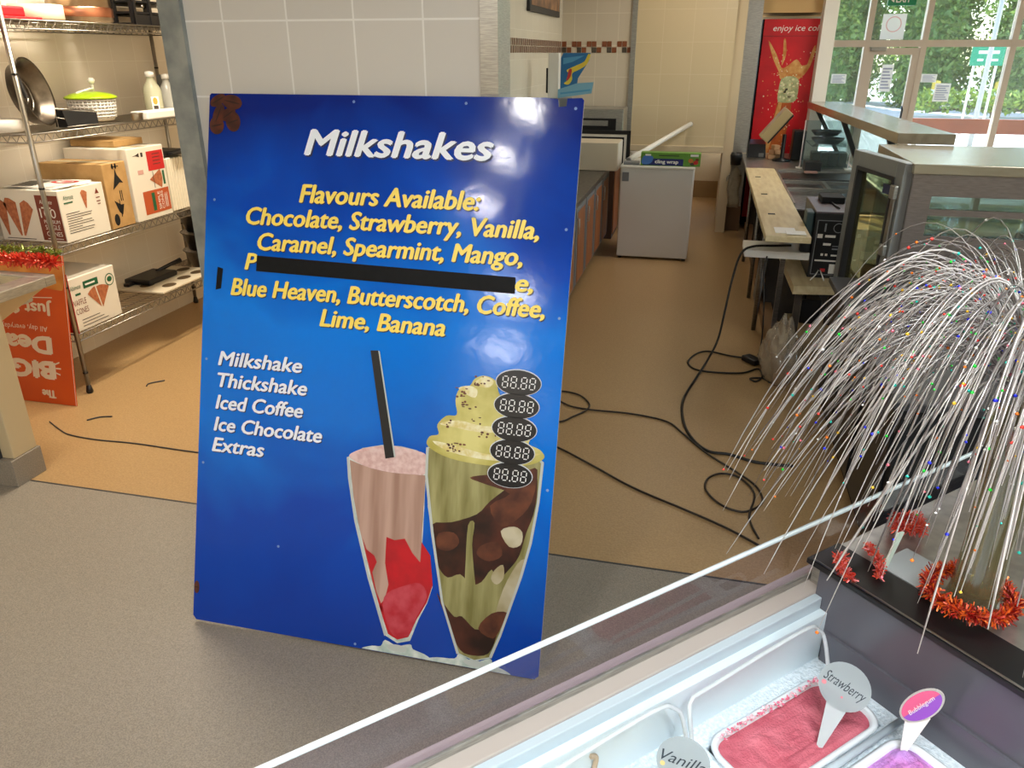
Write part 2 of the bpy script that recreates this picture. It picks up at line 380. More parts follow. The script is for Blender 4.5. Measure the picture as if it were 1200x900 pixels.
outline = [(.012, 0), (BW-.012, 0), (BW, .012), (BW, BH-.006), (BW-.006, BH), (1.164, BH-.002), (1.162, BH-.024), (1.140, BH-.026), (1.137, BH-.004), (1.10, BH), (.006, BH), (0, BH-.006), (0, .014)]
M_edge = mat('board_edge', (182, 184, 188), .6)
MB().poly(FB, outline, 0, .004).build('panel', board_mat(), board)
MB().poly((BO - BN*.0045, BU, BV, BN), outline, 0, .006).build('backing', M_edge, board)
YEL = mat('letter_yellow', (250, 222, 96), .35); WHT = mat('letter_white', (236, 240, 246), .35); SHD = mat('letter_shadow', (6, 22, 74), .4)
def writing(name, rows, m, parent, shear=.22, fat=.022, sh=.004, d=.0012):
    mb = MB()
    for s_, x0, x1, y, cap in rows:
        mb.m(1).text(FB, s_, x0+sh, (x1+sh) if x1 else None, y-sh, cap, d-.0004, shear, 0, fat*cap)
        mb.m(0).text(FB, s_, x0, x1, y, cap, d, shear, 0, fat*cap)
    return mb.build(name, [m, SHD], parent)
lab(writing('heading', [('Milkshakes', .344, .950, 1.572, .080)], WHT, board, .22, .055, .005), 'big white slanted heading')
lab(writing('flavour_list', [('Flavours Available:', .333, .923, 1.424, .058), ('Chocolate, Strawberry, Vanilla,', .149, 1.108, 1.348, .056),
    ('Caramel, Spearmint, Mango,', .193, 1.064, 1.268, .056), ('P', .150, .192, 1.203, .054), ('e,', 1.052, 1.102, 1.192, .054),
    ('Blue Heaven, Butterscotch, Coffee,', .103, 1.143, 1.118, .056), ('Lime, Banana', .423, .838, 1.040, .056)], YEL, board, .2, .05, .003), 'yellow slanted list of flavours')
lab(writing('price_list', [('Milkshake', .065, .365, .884, .048), ('Thickshake', .065, .386, .812, .048), ('Iced Coffee', .061, .375, .738, .048),
    ('Ice Chocolate', .057, .446, .664, .048), ('Extras', .053, .243, .594, .048)], WHT, board, .2, .045, .003), 'white slanted list of drinks')
lab(MB().poly(FB, [(.190, 1.199), (1.050, 1.183), (1.049, 1.232), (.191, 1.249)], .0022).poly(FB, [(.045, 1.13), (.065, 1.135), (.07, 1.20), (.05, 1.205)], .001).build('black_tape', mat('tape', (12, 12, 13), .6, 0, (16, 16, 17), 60, 3, None, 0, None, 0, 0, 0, 1, .35, .65, .2), board), 'strip of black tape over one flavour line')
# price ovals
M_oval = mat('oval_black', (16, 16, 18), .3); M_oe = mat('oval_edge', (210, 214, 220), .4); M_seg = mat('segment_white', (232, 232, 232), .4)
def seg8(mb, x, y, w_, h_, d):
    g = w_*.12; q = w_*.20; sk = .06
    def bar(a, b, horiz):
        (x0, y0), (x1, y1) = a, b
        if horiz: pts = [(x0+g, y0), (x0+g+q/2, y0+q/2), (x1-g-q/2, y1+q/2), (x1-g, y1), (x1-g-q/2, y1-q/2), (x0+g+q/2, y0-q/2)]
        else: pts = [(x0, y0+g), (x0+q/2, y0+g+q/2), (x1+q/2, y1-g-q/2), (x1, y1-g), (x1-q/2, y1-g-q/2), (x0-q/2, y0+g+q/2)]
        mb.poly(FB, [(px + (py-y)*sk, py) for px, py in pts], d)
    for k in range(3): bar((x, y+k*h_/2), (x+w_, y+k*h_/2), True)
    for k in range(2):
        bar((x, y+k*h_/2), (x, y+(k+1)*h_/2), False); bar((x+w_, y+k*h_/2), (x+w_, y+(k+1)*h_/2), False)
for cx, cy in [(1.082, .918), (1.081, .847), (1.079, .776), (1.078, .705), (1.076, .633)]:
    mb = MB().m(1).ell(FB, cx, cy+.001, .0715, .0405, .0042).m(0).ell(FB, cx, cy, .069, .038, .0047).m(2)
    for k in range(4): seg8(mb, cx - .050 + k*.026 + (.006 if k > 1 else 0), cy-.017, .016, .034, .0052)
    mb.rect(FB, cx - .001, cy-.019, cx + .003, cy-.015, .0052)
    mb.build('price_oval', [M_oval, M_oe, M_seg], board)
# printed milkshake glasses
MG1 = mat('shake_pink', (158, 122, 106), .3, 0, (190, 156, 140), 3, 2, (9, 0, .8))
MG1b = mat('shake_froth', (226, 196, 190), .3, 0, (206, 166, 160), 60, 2)
MG1r = mat('shake_red', (196, 20, 36), .3, 0, (170, 20, 34), 14, 3)
MG1p = mat('shake_rose', (198, 72, 84), .3, 0, (180, 34, 50), 24, 3)
MGg = mat('glass_print', (168, 186, 178), .3, 0, (222, 228, 220), 28, 3)
MGl = mat('glass_line', (190, 196, 190), .3)
MG2 = mat('shake_cream', (120, 114, 62), .3, 0, (164, 158, 106), 4, 3, (7, 0, 1.0))
MG2c = mat('whipped_cream', (176, 164, 74), .3, 0, (218, 208, 130), 9, 4)
MG2l = mat('cream_light', (238, 232, 196), .3, 0, (214, 196, 120), 40, 3)
MG2d = mat('choc_syrup', (34, 16, 12), .3, 0, (78, 36, 24), 12, 3)
MG2b = mat('choc_light', (112, 62, 40), .3, 0, (70, 36, 26), 16, 3)
MG2w = mat('shake_white', (196, 186, 158), .3, 0, (150, 134, 88), 8, 3)
def clampv(pts): return [(a, max(b, .003)) for a, b in pts]
# left glass
mb = MB()
body = [(.541, .628), (.548, .57), (.560, .50), (.580, .42), (.606, .335), (.636, .24), (.670, .15), (.704, .058), (.745, .040), (.788, .055), (.812, .13), (.838, .19), (.852, .245), (.81, .30), (.806, .66), (.772, .676), (.72, .683), (.655, .680), (.59, .663)]
mb.m(4).poly(FB, body, .001)
ins = [(.548, .620), (.556, .57), (.568, .50), (.588, .42), (.614, .335), (.644, .24), (.678, .15), (.712, .066), (.745, .052), (.78, .066), (.806, .13), (.832, .19), (.846, .25), (.806, .31), (.806, .60), (.76, .598), (.66, .60), (.59, .608)]
mb.m(0).poly(FB, ins, .0015)
mb.m(1).poly(FB, smooth([(.546, .630), (.60, .606), (.68, .596), (.76, .598), (.806, .606), (.806, .662), (.76, .676), (.69, .681), (.62, .670), (.57, .652)], 4), .002)
mb.m(2).poly(FB, [(.688, .385), (.716, .378), (.750, .388), (.778, .345), (.806, .318), (.806, .385), (.838, .345), (.852, .25), (.836, .19), (.806, .13), (.782, .068), (.745, .052), (.712, .066), (.676, .155), (.694, .18), (.704, .23), (.688, .30)], .002)
mb.m(2).poly(FB, [(.606, .372), (.622, .335), (.650, .318), (.660, .298), (.646, .262), (.664, .20), (.694, .14), (.684, .135), (.656, .215), (.624, .31)], .002)
mb.m(3).poly(FB, smooth([(.70, .20), (.76, .235), (.81, .25), (.836, .21), (.806, .14), (.785, .075), (.75, .062), (.72, .075), (.69, .15)], 3), .0024)
mb.m(5).poly(FB, [(.538, .628), (.545, .63), (.553, .57), (.584, .42), (.64, .24), (.708, .062), (.70, .058), (.632, .24), (.576, .42), (.546, .56)], .0028)
mb.m(4).poly(FB, clampv(smooth([(.625, .004), (.66, .018), (.69, .022), (.704, .045), (.745, .032), (.79, .045), (.80, .030), (.84, .020), (.866, .004), (.84, .003), (.75, .003), (.66, .003)], 3)), .003)
mb.m(5).ell(FB, .746, .024, .034, .012, .0034)
lab(mb.build('strawberry_shake', [MG1, MG1b, MG1r, MG1p, MGg, MGl], board), 'printed tall glass of pink milkshake')
lab(MB().poly(FB, [(.600, .976), (.626, .978), (.699, .646), (.670, .638)], .004).m(1).poly(FB, [(.626, .978), (.631, .976), (.704, .648), (.699, .646)], .004).build('straw', [M_black, MGl], board), 'printed black straw')
# right glass
mb = MB()
body2 = [(.806, .690), (.808, .60), (.820, .50), (.838, .42), (.862, .30), (.886, .20), (.918, .11), (.950, .040), (1.005, .026), (1.058, .045), (1.085, .12), (1.112, .225), (1.140, .33), (1.160, .43), (1.174, .56), (1.178, .68), (1.14, .715), (1.0, .70), (.86, .72)]
mb.m(6).poly(FB, body2, .0022)
ins2 = [(a + (.992-a)*.028, b*.99+.004) for a, b in body2]
mb.m(0).poly(FB, ins2, .0027)
mb.m(2).poly(FB, smooth([(.836, .445), (.90, .462), (.98, .498), (1.02, .545), (1.08, .600), (1.15, .655), (1.164, .60), (1.158, .52), (1.140, .46), (1.125, .39), (1.10, .345), (1.06, .30), (1.04, .33), (1.01, .285), (.975, .272), (.94, .30), (.90, .283), (.868, .312), (.852, .36)], 3), .0031)
mb.m(3).poly(FB, smooth([(.95, .610), (1.0, .625), (1.05, .630), (1.12, .65), (1.16, .66), (1.15, .56), (1.11, .50), (1.06, .47), (1.02, .53), (1.08, .575), (1.0, .596)], 3), .0033)
mb.m(3).poly(FB, smooth([(.86, .42), (.91, .43), (.93, .40), (.90, .37), (.86, .375)], 3), .0033).poly(FB, smooth([(1.0, .40), (1.05, .42), (1.07, .38), (1.03, .355), (.99, .37)], 3), .0033)
mb.m(0).poly(FB, smooth([(.955, .46), (.975, .47), (.972, .40), (.985, .31), (.99, .265), (.96, .26), (.955, .35)], 3), .0034)
mb.m(5).poly(FB, smooth([(1.06, .455), (1.10, .475), (1.128, .46), (1.125, .42), (1.09, .41)], 3), .0034).poly(FB, smooth([(1.05, .33), (1.075, .35), (1.08, .31), (1.06, .285), (1.04, .30)], 3), .0034)
mb.m(5).poly(FB, smooth([(1.08, .27), (1.12, .36), (1.145, .37), (1.12, .26), (1.09, .18), (1.06, .165)], 3), .0032)
mb.m(2).poly(FB, smooth([(.868, .225), (.89, .20), (.93, .16), (.955, .165), (1.0, .13), (1.03, .145), (1.075, .165), (1.07, .115), (1.048, .058), (1.0, .044), (.956, .055), (.92, .12)], 3), .0032)
mb.m(3).poly(FB, smooth([(1.01, .135), (1.05, .19), (1.10, .20), (1.085, .155), (1.06, .11)], 3), .0034)
mb.m(1).poly(FB, smooth([(.808, .694), (.812, .725), (.84, .735), (.835, .765), (.862, .795), (.895, .802), (.888, .845), (.897, .880), (.93, .895), (.945, .918), (.975, .930), (1.01, .918), (1.022, .885), (1.04, .855), (1.05, .80), (1.10, .785), (1.13, .755), (1.128, .735), (1.165, .72), (1.176, .695), (1.12, .668), (1.0, .655), (.88, .664)], 4), .0036)
mb.m(4).poly(FB, smooth([(.895, .885), (.93, .895), (.955, .885), (.95, .86), (.92, .868)], 3), .0040).poly(FB, smooth([(.945, .905), (.975, .928), (1.005, .915), (.99, .895), (.96, .897)], 3), .0040)
mb.m(4).poly(FB, smooth([(.842, .768), (.90, .785), (.98, .775), (1.05, .782), (1.05, .765), (.97, .755), (.89, .762)], 3), .0040).poly(FB, smooth([(.822, .712), (.90, .705), (1.0, .690), (1.10, .70), (1.165, .71), (1.10, .682), (1.0, .672), (.88, .684)], 3), .0040)
rr = random.Random(3)
for k in range(60):
    a, b = rr.choice([(.915, .872), (.93, .835), (.97, .912), (.86, .772), (.90, .70), (1.0, .745), (.95, .79)])
    mb.m(7).ell(FB, a + rr.uniform(-.03, .03), b + rr.uniform(-.014, .014), rr.uniform(.002, .006), rr.uniform(.0015, .004), .0041, 7)
mb.m(8).poly(FB, [(.803, .69), (.811, .69), (.814, .60), (.845, .42), (.892, .20), (.955, .042), (.946, .040), (.884, .20), (.836, .42), (.805, .60)], .0042)
mb.m(8).poly(FB, [(1.170, .69), (1.178, .685), (1.174, .56), (1.160, .43), (1.138, .32), (1.085, .12), (1.060, .045), (1.052, .05), (1.08, .13), (1.130, .32), (1.152, .43), (1.166, .56)], .0042)
mb.m(6).poly(FB, clampv(smooth([(.84, .004), (.88, .018), (.94, .024), (.955, .042), (1.005, .024), (1.055, .044), (1.068, .026), (1.10, .016), (1.125, .004), (1.10, .003), (.99, .003), (.88, .003)], 3)), .0042)
mb.m(8).ell(FB, 1.006, .020, .036, .011, .0045)
lab(mb.build('chocolate_shake', [MG2, MG2c, MG2d, MG2b, MG2l, MG2w, MGg, MG2b, MGl], board), 'printed tall glass of chocolate thickshake under whipped cream')
# coffee beans in the corner of the print
MBn, MBc = mat('bean', (92, 44, 28), .35, 0, (58, 26, 18), 30, 3), mat('bean_crease', (36, 16, 12), .4)
for cx, cy, rx, ry, ro in [(.030, 1.735, .03, .018, .5), (.082, 1.728, .036, .024, -.2), (.030, 1.690, .034, .020, 1.2), (.070, 1.690, .028, .02, .6), (.030, 1.655, .026, .030, .2), (.088, 1.668, .026, .034, .3), (.011, .115, .010, .024, 0)]:
    cx, cy = max(cx, rx+.001), min(cy, BH-.022)
    mb = MB().ell(FB, cx, cy, rx, ry*.95, .001 + cy*.0003 + cx*.002, 20, ro).m(1).ell(FB, cx, cy, rx*.8, .0025, .0013 + cy*.0003 + cx*.002, 12, ro)
    lab(mb.build('coffee_bean', [MBn, MBc], board), 'printed brown coffee bean')
for a, b in [(.5, BH-.02), (.86, BH-.02), (1.19, BH-.03), (1.19, 1.38), (1.19, 1.12), (.03, 1.42), (.02, .9), (.6, .0125), (.31, .30), (.02, .55), (1.195, .6)]:
    MB().ell(FB, a, b, .0045, .0045, .001, 10).build('rivet', mat('rivet', (120, 150, 196), .4), board)

# ================================================================== BACK ROOM: WIRE SHELVING
SX0, SX1, SY0, SY1 = -3.76, -3.31, 3.37, 5.05
SZ = [.35, .84, 1.42, 1.95]
shelving = thing('wire_shelving', 'chrome wire shelving unit with four shelves along the tiled back room wall', 'shelving', (-3.53, 4.2, 0), 0, None, True)
for x in (SX0, SX1):
    for y in (SY0, SY1):
        p = MB().tube([(x, y, .05), (x, y, 2.05)], .013, 10).m(1).lathe([(.016, 0), (.02, .01), (.012, .05)], (x, y, 0), 10)
        for z in (.12, .62, 1.15, 1.7): p.m(1).tube([(x, y, z), (x, y, z+.01)], .0145, 10)
        p.build('post', [M_chrome, M_black], shelving)
for z in SZ:
    mb = MB()
    for x in (SX0, SX1):
        for dz in (0, -.04): mb.tube([(x, SY0, z+dz), (x, SY1, z+dz)], .004, 6)
        k = 0; zz = []
        n = 60
        for k in range(n+1): zz.append((x, SY0 + (SY1-SY0)*k/n, z - (.04 if k % 2 else 0)))
        mb.tube(zz, .0028, 4)
    for y in (SY0, SY1):
        for dz in (0, -.04): mb.tube([(SX0, y, z+dz), (SX1, y, z+dz)], .004, 6)
        mb.tube([(SX0 + (SX1-SX0)*k/16, y, z - (.04 if k % 2 else 0)) for k in range(17)], .0028, 4)
    for x in (-3.65, -3.53, -3.42): mb.tube([(x, SY0, z-.008), (x, SY1, z-.008)], .004, 5)
    n = 62
    for k in range(n): 
        y = SY0 + (SY1-SY0)*(k+.5)/n; mb.tube([(SX0, y, z-.001), (SX1, y, z-.001)], .0019, 4, False)
    mb.build('wire_shelf', M_chrome, shelving)
def fx_face(x, y0, z0): return frame((x, y0, z0), (0, 1, 0), (0, 0, 1))      # face looking towards +x (the shop aisle)
def fy_face(y, x0, z0): return frame((x0, y, z0), (1, 0, 0), (0, 0, 1))      # face looking towards -y
def carton(name, label, x0, x1, y0, y1, z0, z1, m, group=None, flap=True, mnear=None):
    t = thing(name, label, 'box', ((x0+x1)/2, (y0+y1)/2, z0), 0, group, True)
    mb = MB().box(x0, x1, y0, y1, z0, z1, .004)
    mb.build('carton', m, t)
    if flap: MB().box(x0+.002, x1-.002, (y0+y1)/2-.002, (y0+y1)/2+.002, z1, z1+.0008).box(x0+.004, x1-.004, (y0+y1)/2-.03, (y0+y1)/2+.03, z1, z1+.0005).build('tape', mat('parcel_tape', (196, 180, 140), .3), t)
    return t
def cone(mb, fr, x, y, w_, h_, mi, rot=0, d=.001):
    c, s_ = math.cos(rot), math.sin(rot)
    P = [(-w_/2, h_*.86), (-w_*.2, h_), (w_*.1, h_*.97), (w_/2, h_*.84), (w_*.06, 0), (-w_*.06, 0)]
    mb.m(mi).poly(fr, [(x + a*c - b*s_, y + a*s_ + b*c) for a, b in P], d)
def fan(mb, fr, x, y, r, a0, a1, mi, d=.001): mb.m(mi).poly(fr, [(x, y)] + [(x + r*math.cos(a0+(a1-a0)*k/8), y + r*math.sin(a0+(a1-a0)*k/8)) for k in range(9)], d)
Z3, Z4 = SZ[1]+.004, SZ[0]+.004
# box of single cones at the near end
x1, y0, y1 = -3.325, 3.475, 3.815
t = carton('cone_box', 'white carton of 100 premium single cones, newspaper on top, nearest on the shelf', -3.745, x1, y0, y1, Z3, Z3+.28, M_wcard, 'cone cartons on the shelves')
fr = fx_face(x1, y0, Z3); mb = MB()
mb.m(0).text(fr, 'Altimate', .03, .105, .225, .026, .001, .2).m(1).rect(fr, .03, .205, .095, .213, .001)
cone(mb, fr, .185, .16, .05, .10, 2)
mb.m(3).poly(fr, [(.268, .225), (.30, .225), (.284, .255)], .001).rect(fr, .27, .20, .30, .206, .001).rect(fr, .27, .18, .30, .186, .001).rect(fr, .275, .165, .297, .17, .001)
for i in range(9): mb.m(4).rect(fr, .03, .15-.013*i, .03 + (.18 if i % 3 else .1) + .01*(i % 2), .1535-.013*i, .001)
mb.build('print', [M_greenp, M_greenp, M_conep, M_brownp, M_darkp], t)
fr = fy_face(y0, -3.745, Z3); mb = MB()
mb.m(0).rect(fr, .27, .012, .415, .255, .001)
mb.m(1).text(fr, 'Altimate', .295, .375, .21, .022, .002, .2).text(fr, '100', .285, .385, .135, .052, .002).text(fr, 'PREMIUM', .30, .40, .105, .020, .002).text(fr, 'SINGLE', .30, .395, .072, .026, .002).text(fr, 'CONES', .30, .40, .036, .026, .002).rect(fr, .30, .185, .36, .193, .002).rect(fr, .30, .02, .40, .024, .002)
cone(mb, fr, .13, .03, .085, .21, 2, .18); cone(mb, fr, .15, .03, .085, .2, 2, -.32); cone(mb, fr, .05, .03, .08, .2, 2, .1)
mb.m(3).rect(fr, .03, .012, .22, .016, .001)
mb.build('print', [M_brownp, M_wprint, M_conep, M_darkp], t)
# newspaper
mb = MB()
for k in range(4):
    M = Matrix.Translation((-3.52, 3.64, Z3+.2835 + k*.0022)) @ Matrix.Rotation(.12*k - .15, 4, 'Z')
    mb.m(0).box(-.17, .17, -.13, .13, 0, .0018, 0, M)
fr = frame((-3.52, 3.64, Z3+.2835+.009), (math.cos(.2), math.sin(.2), 0), (-math.sin(.2), math.cos(.2), 0))
mb.m(1).ell(fr, .07, .04, .075, .05, .001).m(0).ell(fr, .07, .04, .05, .03, .0014).m(1).ell(fr, .08, .04, .03, .018, .0017)
for i in range(6): mb.m(2).rect(fr, -.15, -.1+.03*i, -.03, -.085+.03*i, .001)
tag(mb.build('newspaper', [M_wprint, M_red, M_darkp]), 'folded newspaper with red ring print lying on the single cone carton', 'newspaper')
# brown carton
t = carton('brown_box', 'brown cardboard carton printed with black funnels behind the single cone carton', -3.76, -3.33, 3.84, 4.035, Z3, Z3+.37, M_card)
fr = fx_face(-3.33, 3.84, Z3); mb = MB()
mb.ell(fr, .045, .05, .022, .034, .001).poly(fr, [(.05, .16), (.075, .09), (.10, .07), (.125, .13), (.10, .13)], .001).rect(fr, .088, .06, .094, .16, .001).poly(fr, [(.06, .22), (.09, .30), (.10, .34), (.11, .30), (.15, .25), (.12, .255)], .001).rect(fr, .075, .345, .135, .35, .001).ell(fr, .085, .35, .008, .016, .001).ell(fr, .11, .35, .008, .016, .001).rect(fr, .105, .15, .112, .21, .001).rect(fr, .12, .15, .126, .21, .001)
mb.build('print', M_blackm, t)
# tall white carton with sample cones print
t = carton('cone_box', 'tall white carton with red and orange print panels, behind the brown carton', -3.76, -3.32, 4.05, 4.385, Z3, Z3+.43, M_wcard, 'cone cartons on the shelves')
fr = fx_face(-3.32, 4.05, Z3); mb = MB()
mb.m(0).rect(fr, .17, .285, .325, .40, .001).m(1).rect(fr, .08, .03, .325, .17, .001).m(3).rect(fr, .155, .045, .185, .155, .0015)
fan(mb, fr, .165, .235, .12, -.55, .45, 2); mb.m(4).rect(fr, .20, .18, .205, .28, .0015).m(3).rect(fr, .29, .19, .31, .275, .001)
mb.m(5).rect(fr, .07, .275, .12, .30, .001).m(4).poly(fr, [(.04, .385), (.075, .39), (.105, .40), (.105, .375), (.075, .385)], .001).rect(fr, .12, .375, .14, .40, .001)
fv = frame((-3.32, 4.05+.262, Z3+.045), (0, 0, 1), (0, -1, 0)); mb.m(6).text(fv, 'SIMPLE', 0, .11, .03, .022, .002).text(fv, 'CONES', 0, .11, .0, .022, .002)
for i in range(4): mb.m(6).rect(fr, .275+.008*i, .05, .278+.008*i, .13+.01*(i % 2), .002)
fv2 = frame((-3.32, 4.05+.21, Z3+.30), (0, 1, 0), (0, 0, 1))
for i in range(4): mb.m(4).rect(fv2, .01, .02+.02*i, .08, .024+.02*i, .002)
mb.build('print', [M_red, M_rust, M_conep, M_greenp, M_darkp, M_pale, M_wprint], t)
mb = MB().box(-3.76, -3.45, 4.12, 4.38, Z3+.432, Z3+.47, .004)
tag(mb.build('lid_tray', M_card), 'shallow brown card tray lying on the tall white carton', 'tray')
# stack of pleated white cups
mb = MB()
for k in range(9): mb.box(-3.66, -3.345, 4.43 + k*.026, 4.452 + k*.026, Z3, Z3+.33 + .004*(k % 2), .004)
tag(mb.build('cup_sleeves', mat('paper_white', (232, 224, 204), .7)), 'row of white ribbed paper sleeves behind the tall white carton', 'paper sleeves')
mb = MB().box(-3.6, -3.36, 4.44, 4.66, Z3+.345, Z3+.375, .008).box(-3.36, -3.31, 4.47, 4.62, Z3+.35, Z3+.365, .004)
tag(mb.build('black_tray', M_black), 'black tray lying on the white ribbed paper sleeves', 'tray')
# waffle cone box on the lowest shelf
x1, y0, y1 = -3.325, 3.40, 3.765
t = thing('cone_box', 'white and red carton of waffle cones on the lowest wire shelf', 'box', (-3.5, 3.58, Z4), 0, 'cone cartons on the shelves', True)
MB().box(-3.74, x1, y0, y1, Z4, Z4+.30, .004).build('carton', M_wcard, t)
MB().box(-3.735, x1+.022, y0-.014, y0-.011, Z4+.002, Z4+.34).build('near_panel', M_red, t)
fr = fx_face(x1, y0, Z4); mb = MB()
mb.m(0).text(fr, 'Altimate', .01, .09, .235, .026, .001, .2).rect(fr, .04, .20, .08, .212, .001).rect(fr, .11, .225, .225, .265, .001).m(4).rect(fr, .125, .24, .20, .25, .0015)
mb.m(0).ell(fr, .315, .225, .036, .036, .001).m(5).ell(fr, .315, .225, .030, .030, .0014).m(0).ell(fr, .315, .228, .02, .016, .0018)
mb.m(1).text(fr, 'WAFFLE', .0, .11, .145, .034, .001).text(fr, 'CONES', .02, .115, .095, .034, .001)
fan(mb, fr, .225, .085, .13, .95, 1.75, 2); fan(mb, fr, .215, .09, .13, 1.75, 2.3, 2, .0014)
mb.m(3).rect(fr, .30, .07, .345, .125, .001) if False else None
for i in range(3): mb.m(3).rect(fr, .05, .02+.018*i, .25 - .03*i, .024+.018*i, .001)
mb.build('print', [M_greenp, M_brownp, M_conep, M_darkp, M_wprint, M_wcard], t)
# board tray and black holder on the lowest shelf
t = thing('cutting_board', 'cream tray with oval cut-outs lying on the lowest shelf', 'tray', (-3.5, 4.45, Z4), 0, None, True)
MB().box(-3.75, -3.33, 4.16, 4.78, Z4, Z4+.016, .005).build('tray', M_cream, t)
mb = MB(); fr = frame((-3.54, 4.46, Z4+.0165), (1, 0, 0), (0, 1, 0))
for a, b in [(.12, .2), (.12, .05), (0, -.18), (.14, -.14), (-.02, .24)]: MB().ell(fr, a, b, .04, .055, .0005).build('cut_out', mat('hole', (84, 66, 40), .8), t)
mb.b.free()
t = thing('black_holder', 'black plastic holder lying on the cream tray on the lowest shelf', 'holder', (-3.62, 4.42, Z4+.018), 0, None, True)
MB().box(-3.70, -3.50, 4.26, 4.56, Z4+.0175, Z4+.055, .012).box(-3.66, -3.62, 4.20, 4.27, Z4+.0175, Z4+.04, .006).build('body', M_black, t)
MB().tube([(-3.62, 4.50, Z4+.05), (-3.60, 4.62, Z4+.07), (-3.57, 4.70, Z4+.085)], [.014, .013, .018], 8).build('handle', M_black, t)
# clutter at the far end
t = thing('steel_tub_stack', 'stack of steel tubs at the far end of the lowest shelf', 'tubs', (-3.5, 4.92, Z4), 0, None, True)
for k in range(3): MB().lathe([(.10, 0), (.14, .12), (.15, .125), (.148, .13), (.135, .12), (.098, .01)], (-3.5, 4.90, Z4 + k*.13), 20).build('tub', M_steeld, t)

# second shelf: pan, grater, salad spinner, bottles, foil tray
ZS = SZ[2]+.004
Mw = Matrix.Translation((-3.50, 3.595, ZS+.175)) @ Matrix.Rotation(.35, 4, 'Z') @ Matrix.Rotation(math.radians(78), 4, 'Y')
t = thing('steel_pan', 'large dark steel pan standing on its rim on the second shelf', 'pan', (-3.47, 3.6, ZS), 0, None, True)
MB().lathe([(0, -.02), (.12, -.018), (.15, .0), (.168, .06), (.174, .062), (.172, .068), (.160, .062), (.142, .006), (.11, -.01), (0, -.012)], M=Mw, n=40, cap=False).build('bowl', mat('pan_steel', (84, 78, 70), .32, 1, (120, 112, 102), 12, 3), t)
MB().lathe([(.085, -.008), (.092, -.004), (.085, .0)], M=Mw, n=30, cap=False).lathe([(.04, -.008), (.047, -.003), (.04, .0)], M=Mw, n=30, cap=False).build('ring', M_chrome, t)
mbm = MB(); mbm.box(-.11, .02, -.012, .012, -.004, .012, .004, Mw); mbm.build('blade', M_dgrey, t)
t = thing('grater_rack', 'black wire rack standing beside the steel pan', 'rack', (-3.45, 3.80, ZS), 0, None, True)
mb = MB().hexa([(-3.48, 3.74, ZS), (-3.40, 3.74, ZS), (-3.38, 3.95, ZS), (-3.46, 3.95, ZS), (-3.48, 3.75, ZS+.09), (-3.41, 3.73, ZS+.09), (-3.39, 3.96, ZS+.065), (-3.45, 3.96, ZS+.065)])
mb.build('tray', M_blackm, t)
MB().tube([(-3.415, 3.685, ZS+.005), (-3.415, 3.685, ZS+.10), (-3.405, 3.96, ZS+.075)], .003, 5).tube([(-3.415, 3.685, ZS+.055), (-3.395, 3.93, ZS+.006)], .003, 5).tube([(-3.39, 3.72, ZS+.004), (-3.37, 4.14, ZS+.004)], .003, 5).build('wire_frame', M_chrome, t)
t = thing('salad_spinner', 'white salad spinner with lime green lid and crank on the second shelf', 'salad spinner', (-3.58, 4.16, ZS), 0, None, True)
cz = (-3.58, 4.16, ZS)
mb = MB(); mb.lathe([(0, .004), (.105, .004), (.115, .02), (.13, .125), (.126, .125), (.11, .02)], cz, 32, cap=False)
mb.build('bowl', mat('milky_plastic', (206, 200, 186), .4), t)
mb = MB()
for k in range(36):
    a = 2*PI*k/36; mb.tube([(cz[0]+.119*math.cos(a), cz[1]+.119*math.sin(a), ZS+.02), (cz[0]+.133*math.cos(a), cz[1]+.133*math.sin(a), ZS+.125)], .004, 4)
for q in range(6):
    r_ = .121 + q*.0024; z_ = ZS + .03 + q*.018; mb.tube([(cz[0]+r_*math.cos(2*PI*k/36), cz[1]+r_*math.sin(2*PI*k/36), z_) for k in range(36)], .004, 4, closed=True)
mb.build('basket', M_wprint, t)
MB().lathe([(.14, 0), (.146, .004), (.14, .012), (.10, .028), (.05, .036), (0, .037)], (cz[0], cz[1], ZS+.127), 32, cap=False).build('lid', mat('lime', (158, 190, 20), .35), t)
mb = MB().tube([(cz[0]-.02, cz[1]-.09, ZS+.158), (cz[0], cz[1], ZS+.178), (cz[0]+.01, cz[1]+.02, ZS+.182)], .007, 8).tube([(cz[0]+.01, cz[1]+.02, ZS+.17), (cz[0]+.01, cz[1]+.02, ZS+.215)], .008, 8).lathe([(.008, 0), (.018, .004), (.02, .02), (.012, .03), (0, .032)], (cz[0]+.01, cz[1]+.02, ZS+.21), 14)
mb.build('crank', M_wprint, t)
def bottle(label, x, y, h, r, lbl, m):
    t = thing('squeeze_bottle', label, 'bottle', (x, y, ZS), 0, None, True)
    MB().lathe([(0, 0), (r*.92, 0), (r, .01), (r, h*.55), (r*.85, h*.66), (r*.42, h*.80), (r*.40, h*.86), (r*.46, h*.87), (r*.46, h*.97), (0, h)], (x, y, ZS), 20).build('bottle', m, t)
    MB().lathe([(r*.5, h*.87), (r*.5, h*.985), (0, h*1.0)], (x, y, ZS), 16).build('cap', M_wprint, t)
    if lbl:
        fr = frame((x + r*.72, y - r*.72, ZS), (.707, .707, 0), (0, 0, 1))
        MB().m(0).rect(fr, -.022, h*.13, .022, h*.44, .004, .003).m(1).ell(fr, 0, h*.34, .014, .022, .005).m(2).rect(fr, -.014, h*.16, .014, h*.24, .005).build('label', [M_wprint, mat('label_orange', (230, 150, 60), .5), M_darkp], t)
bottle('clear bottle with orange label, nearer of two bottles on the second shelf', -3.50, 4.62, .27, .055, True, mat('bottle_clear', (214, 214, 186), .25, trans=.35))
bottle('plain clear bottle standing behind the labelled bottle', -3.52, 4.80, .25, .05, False, mat('bottle_grey', (206, 206, 198), .25, trans=.35))
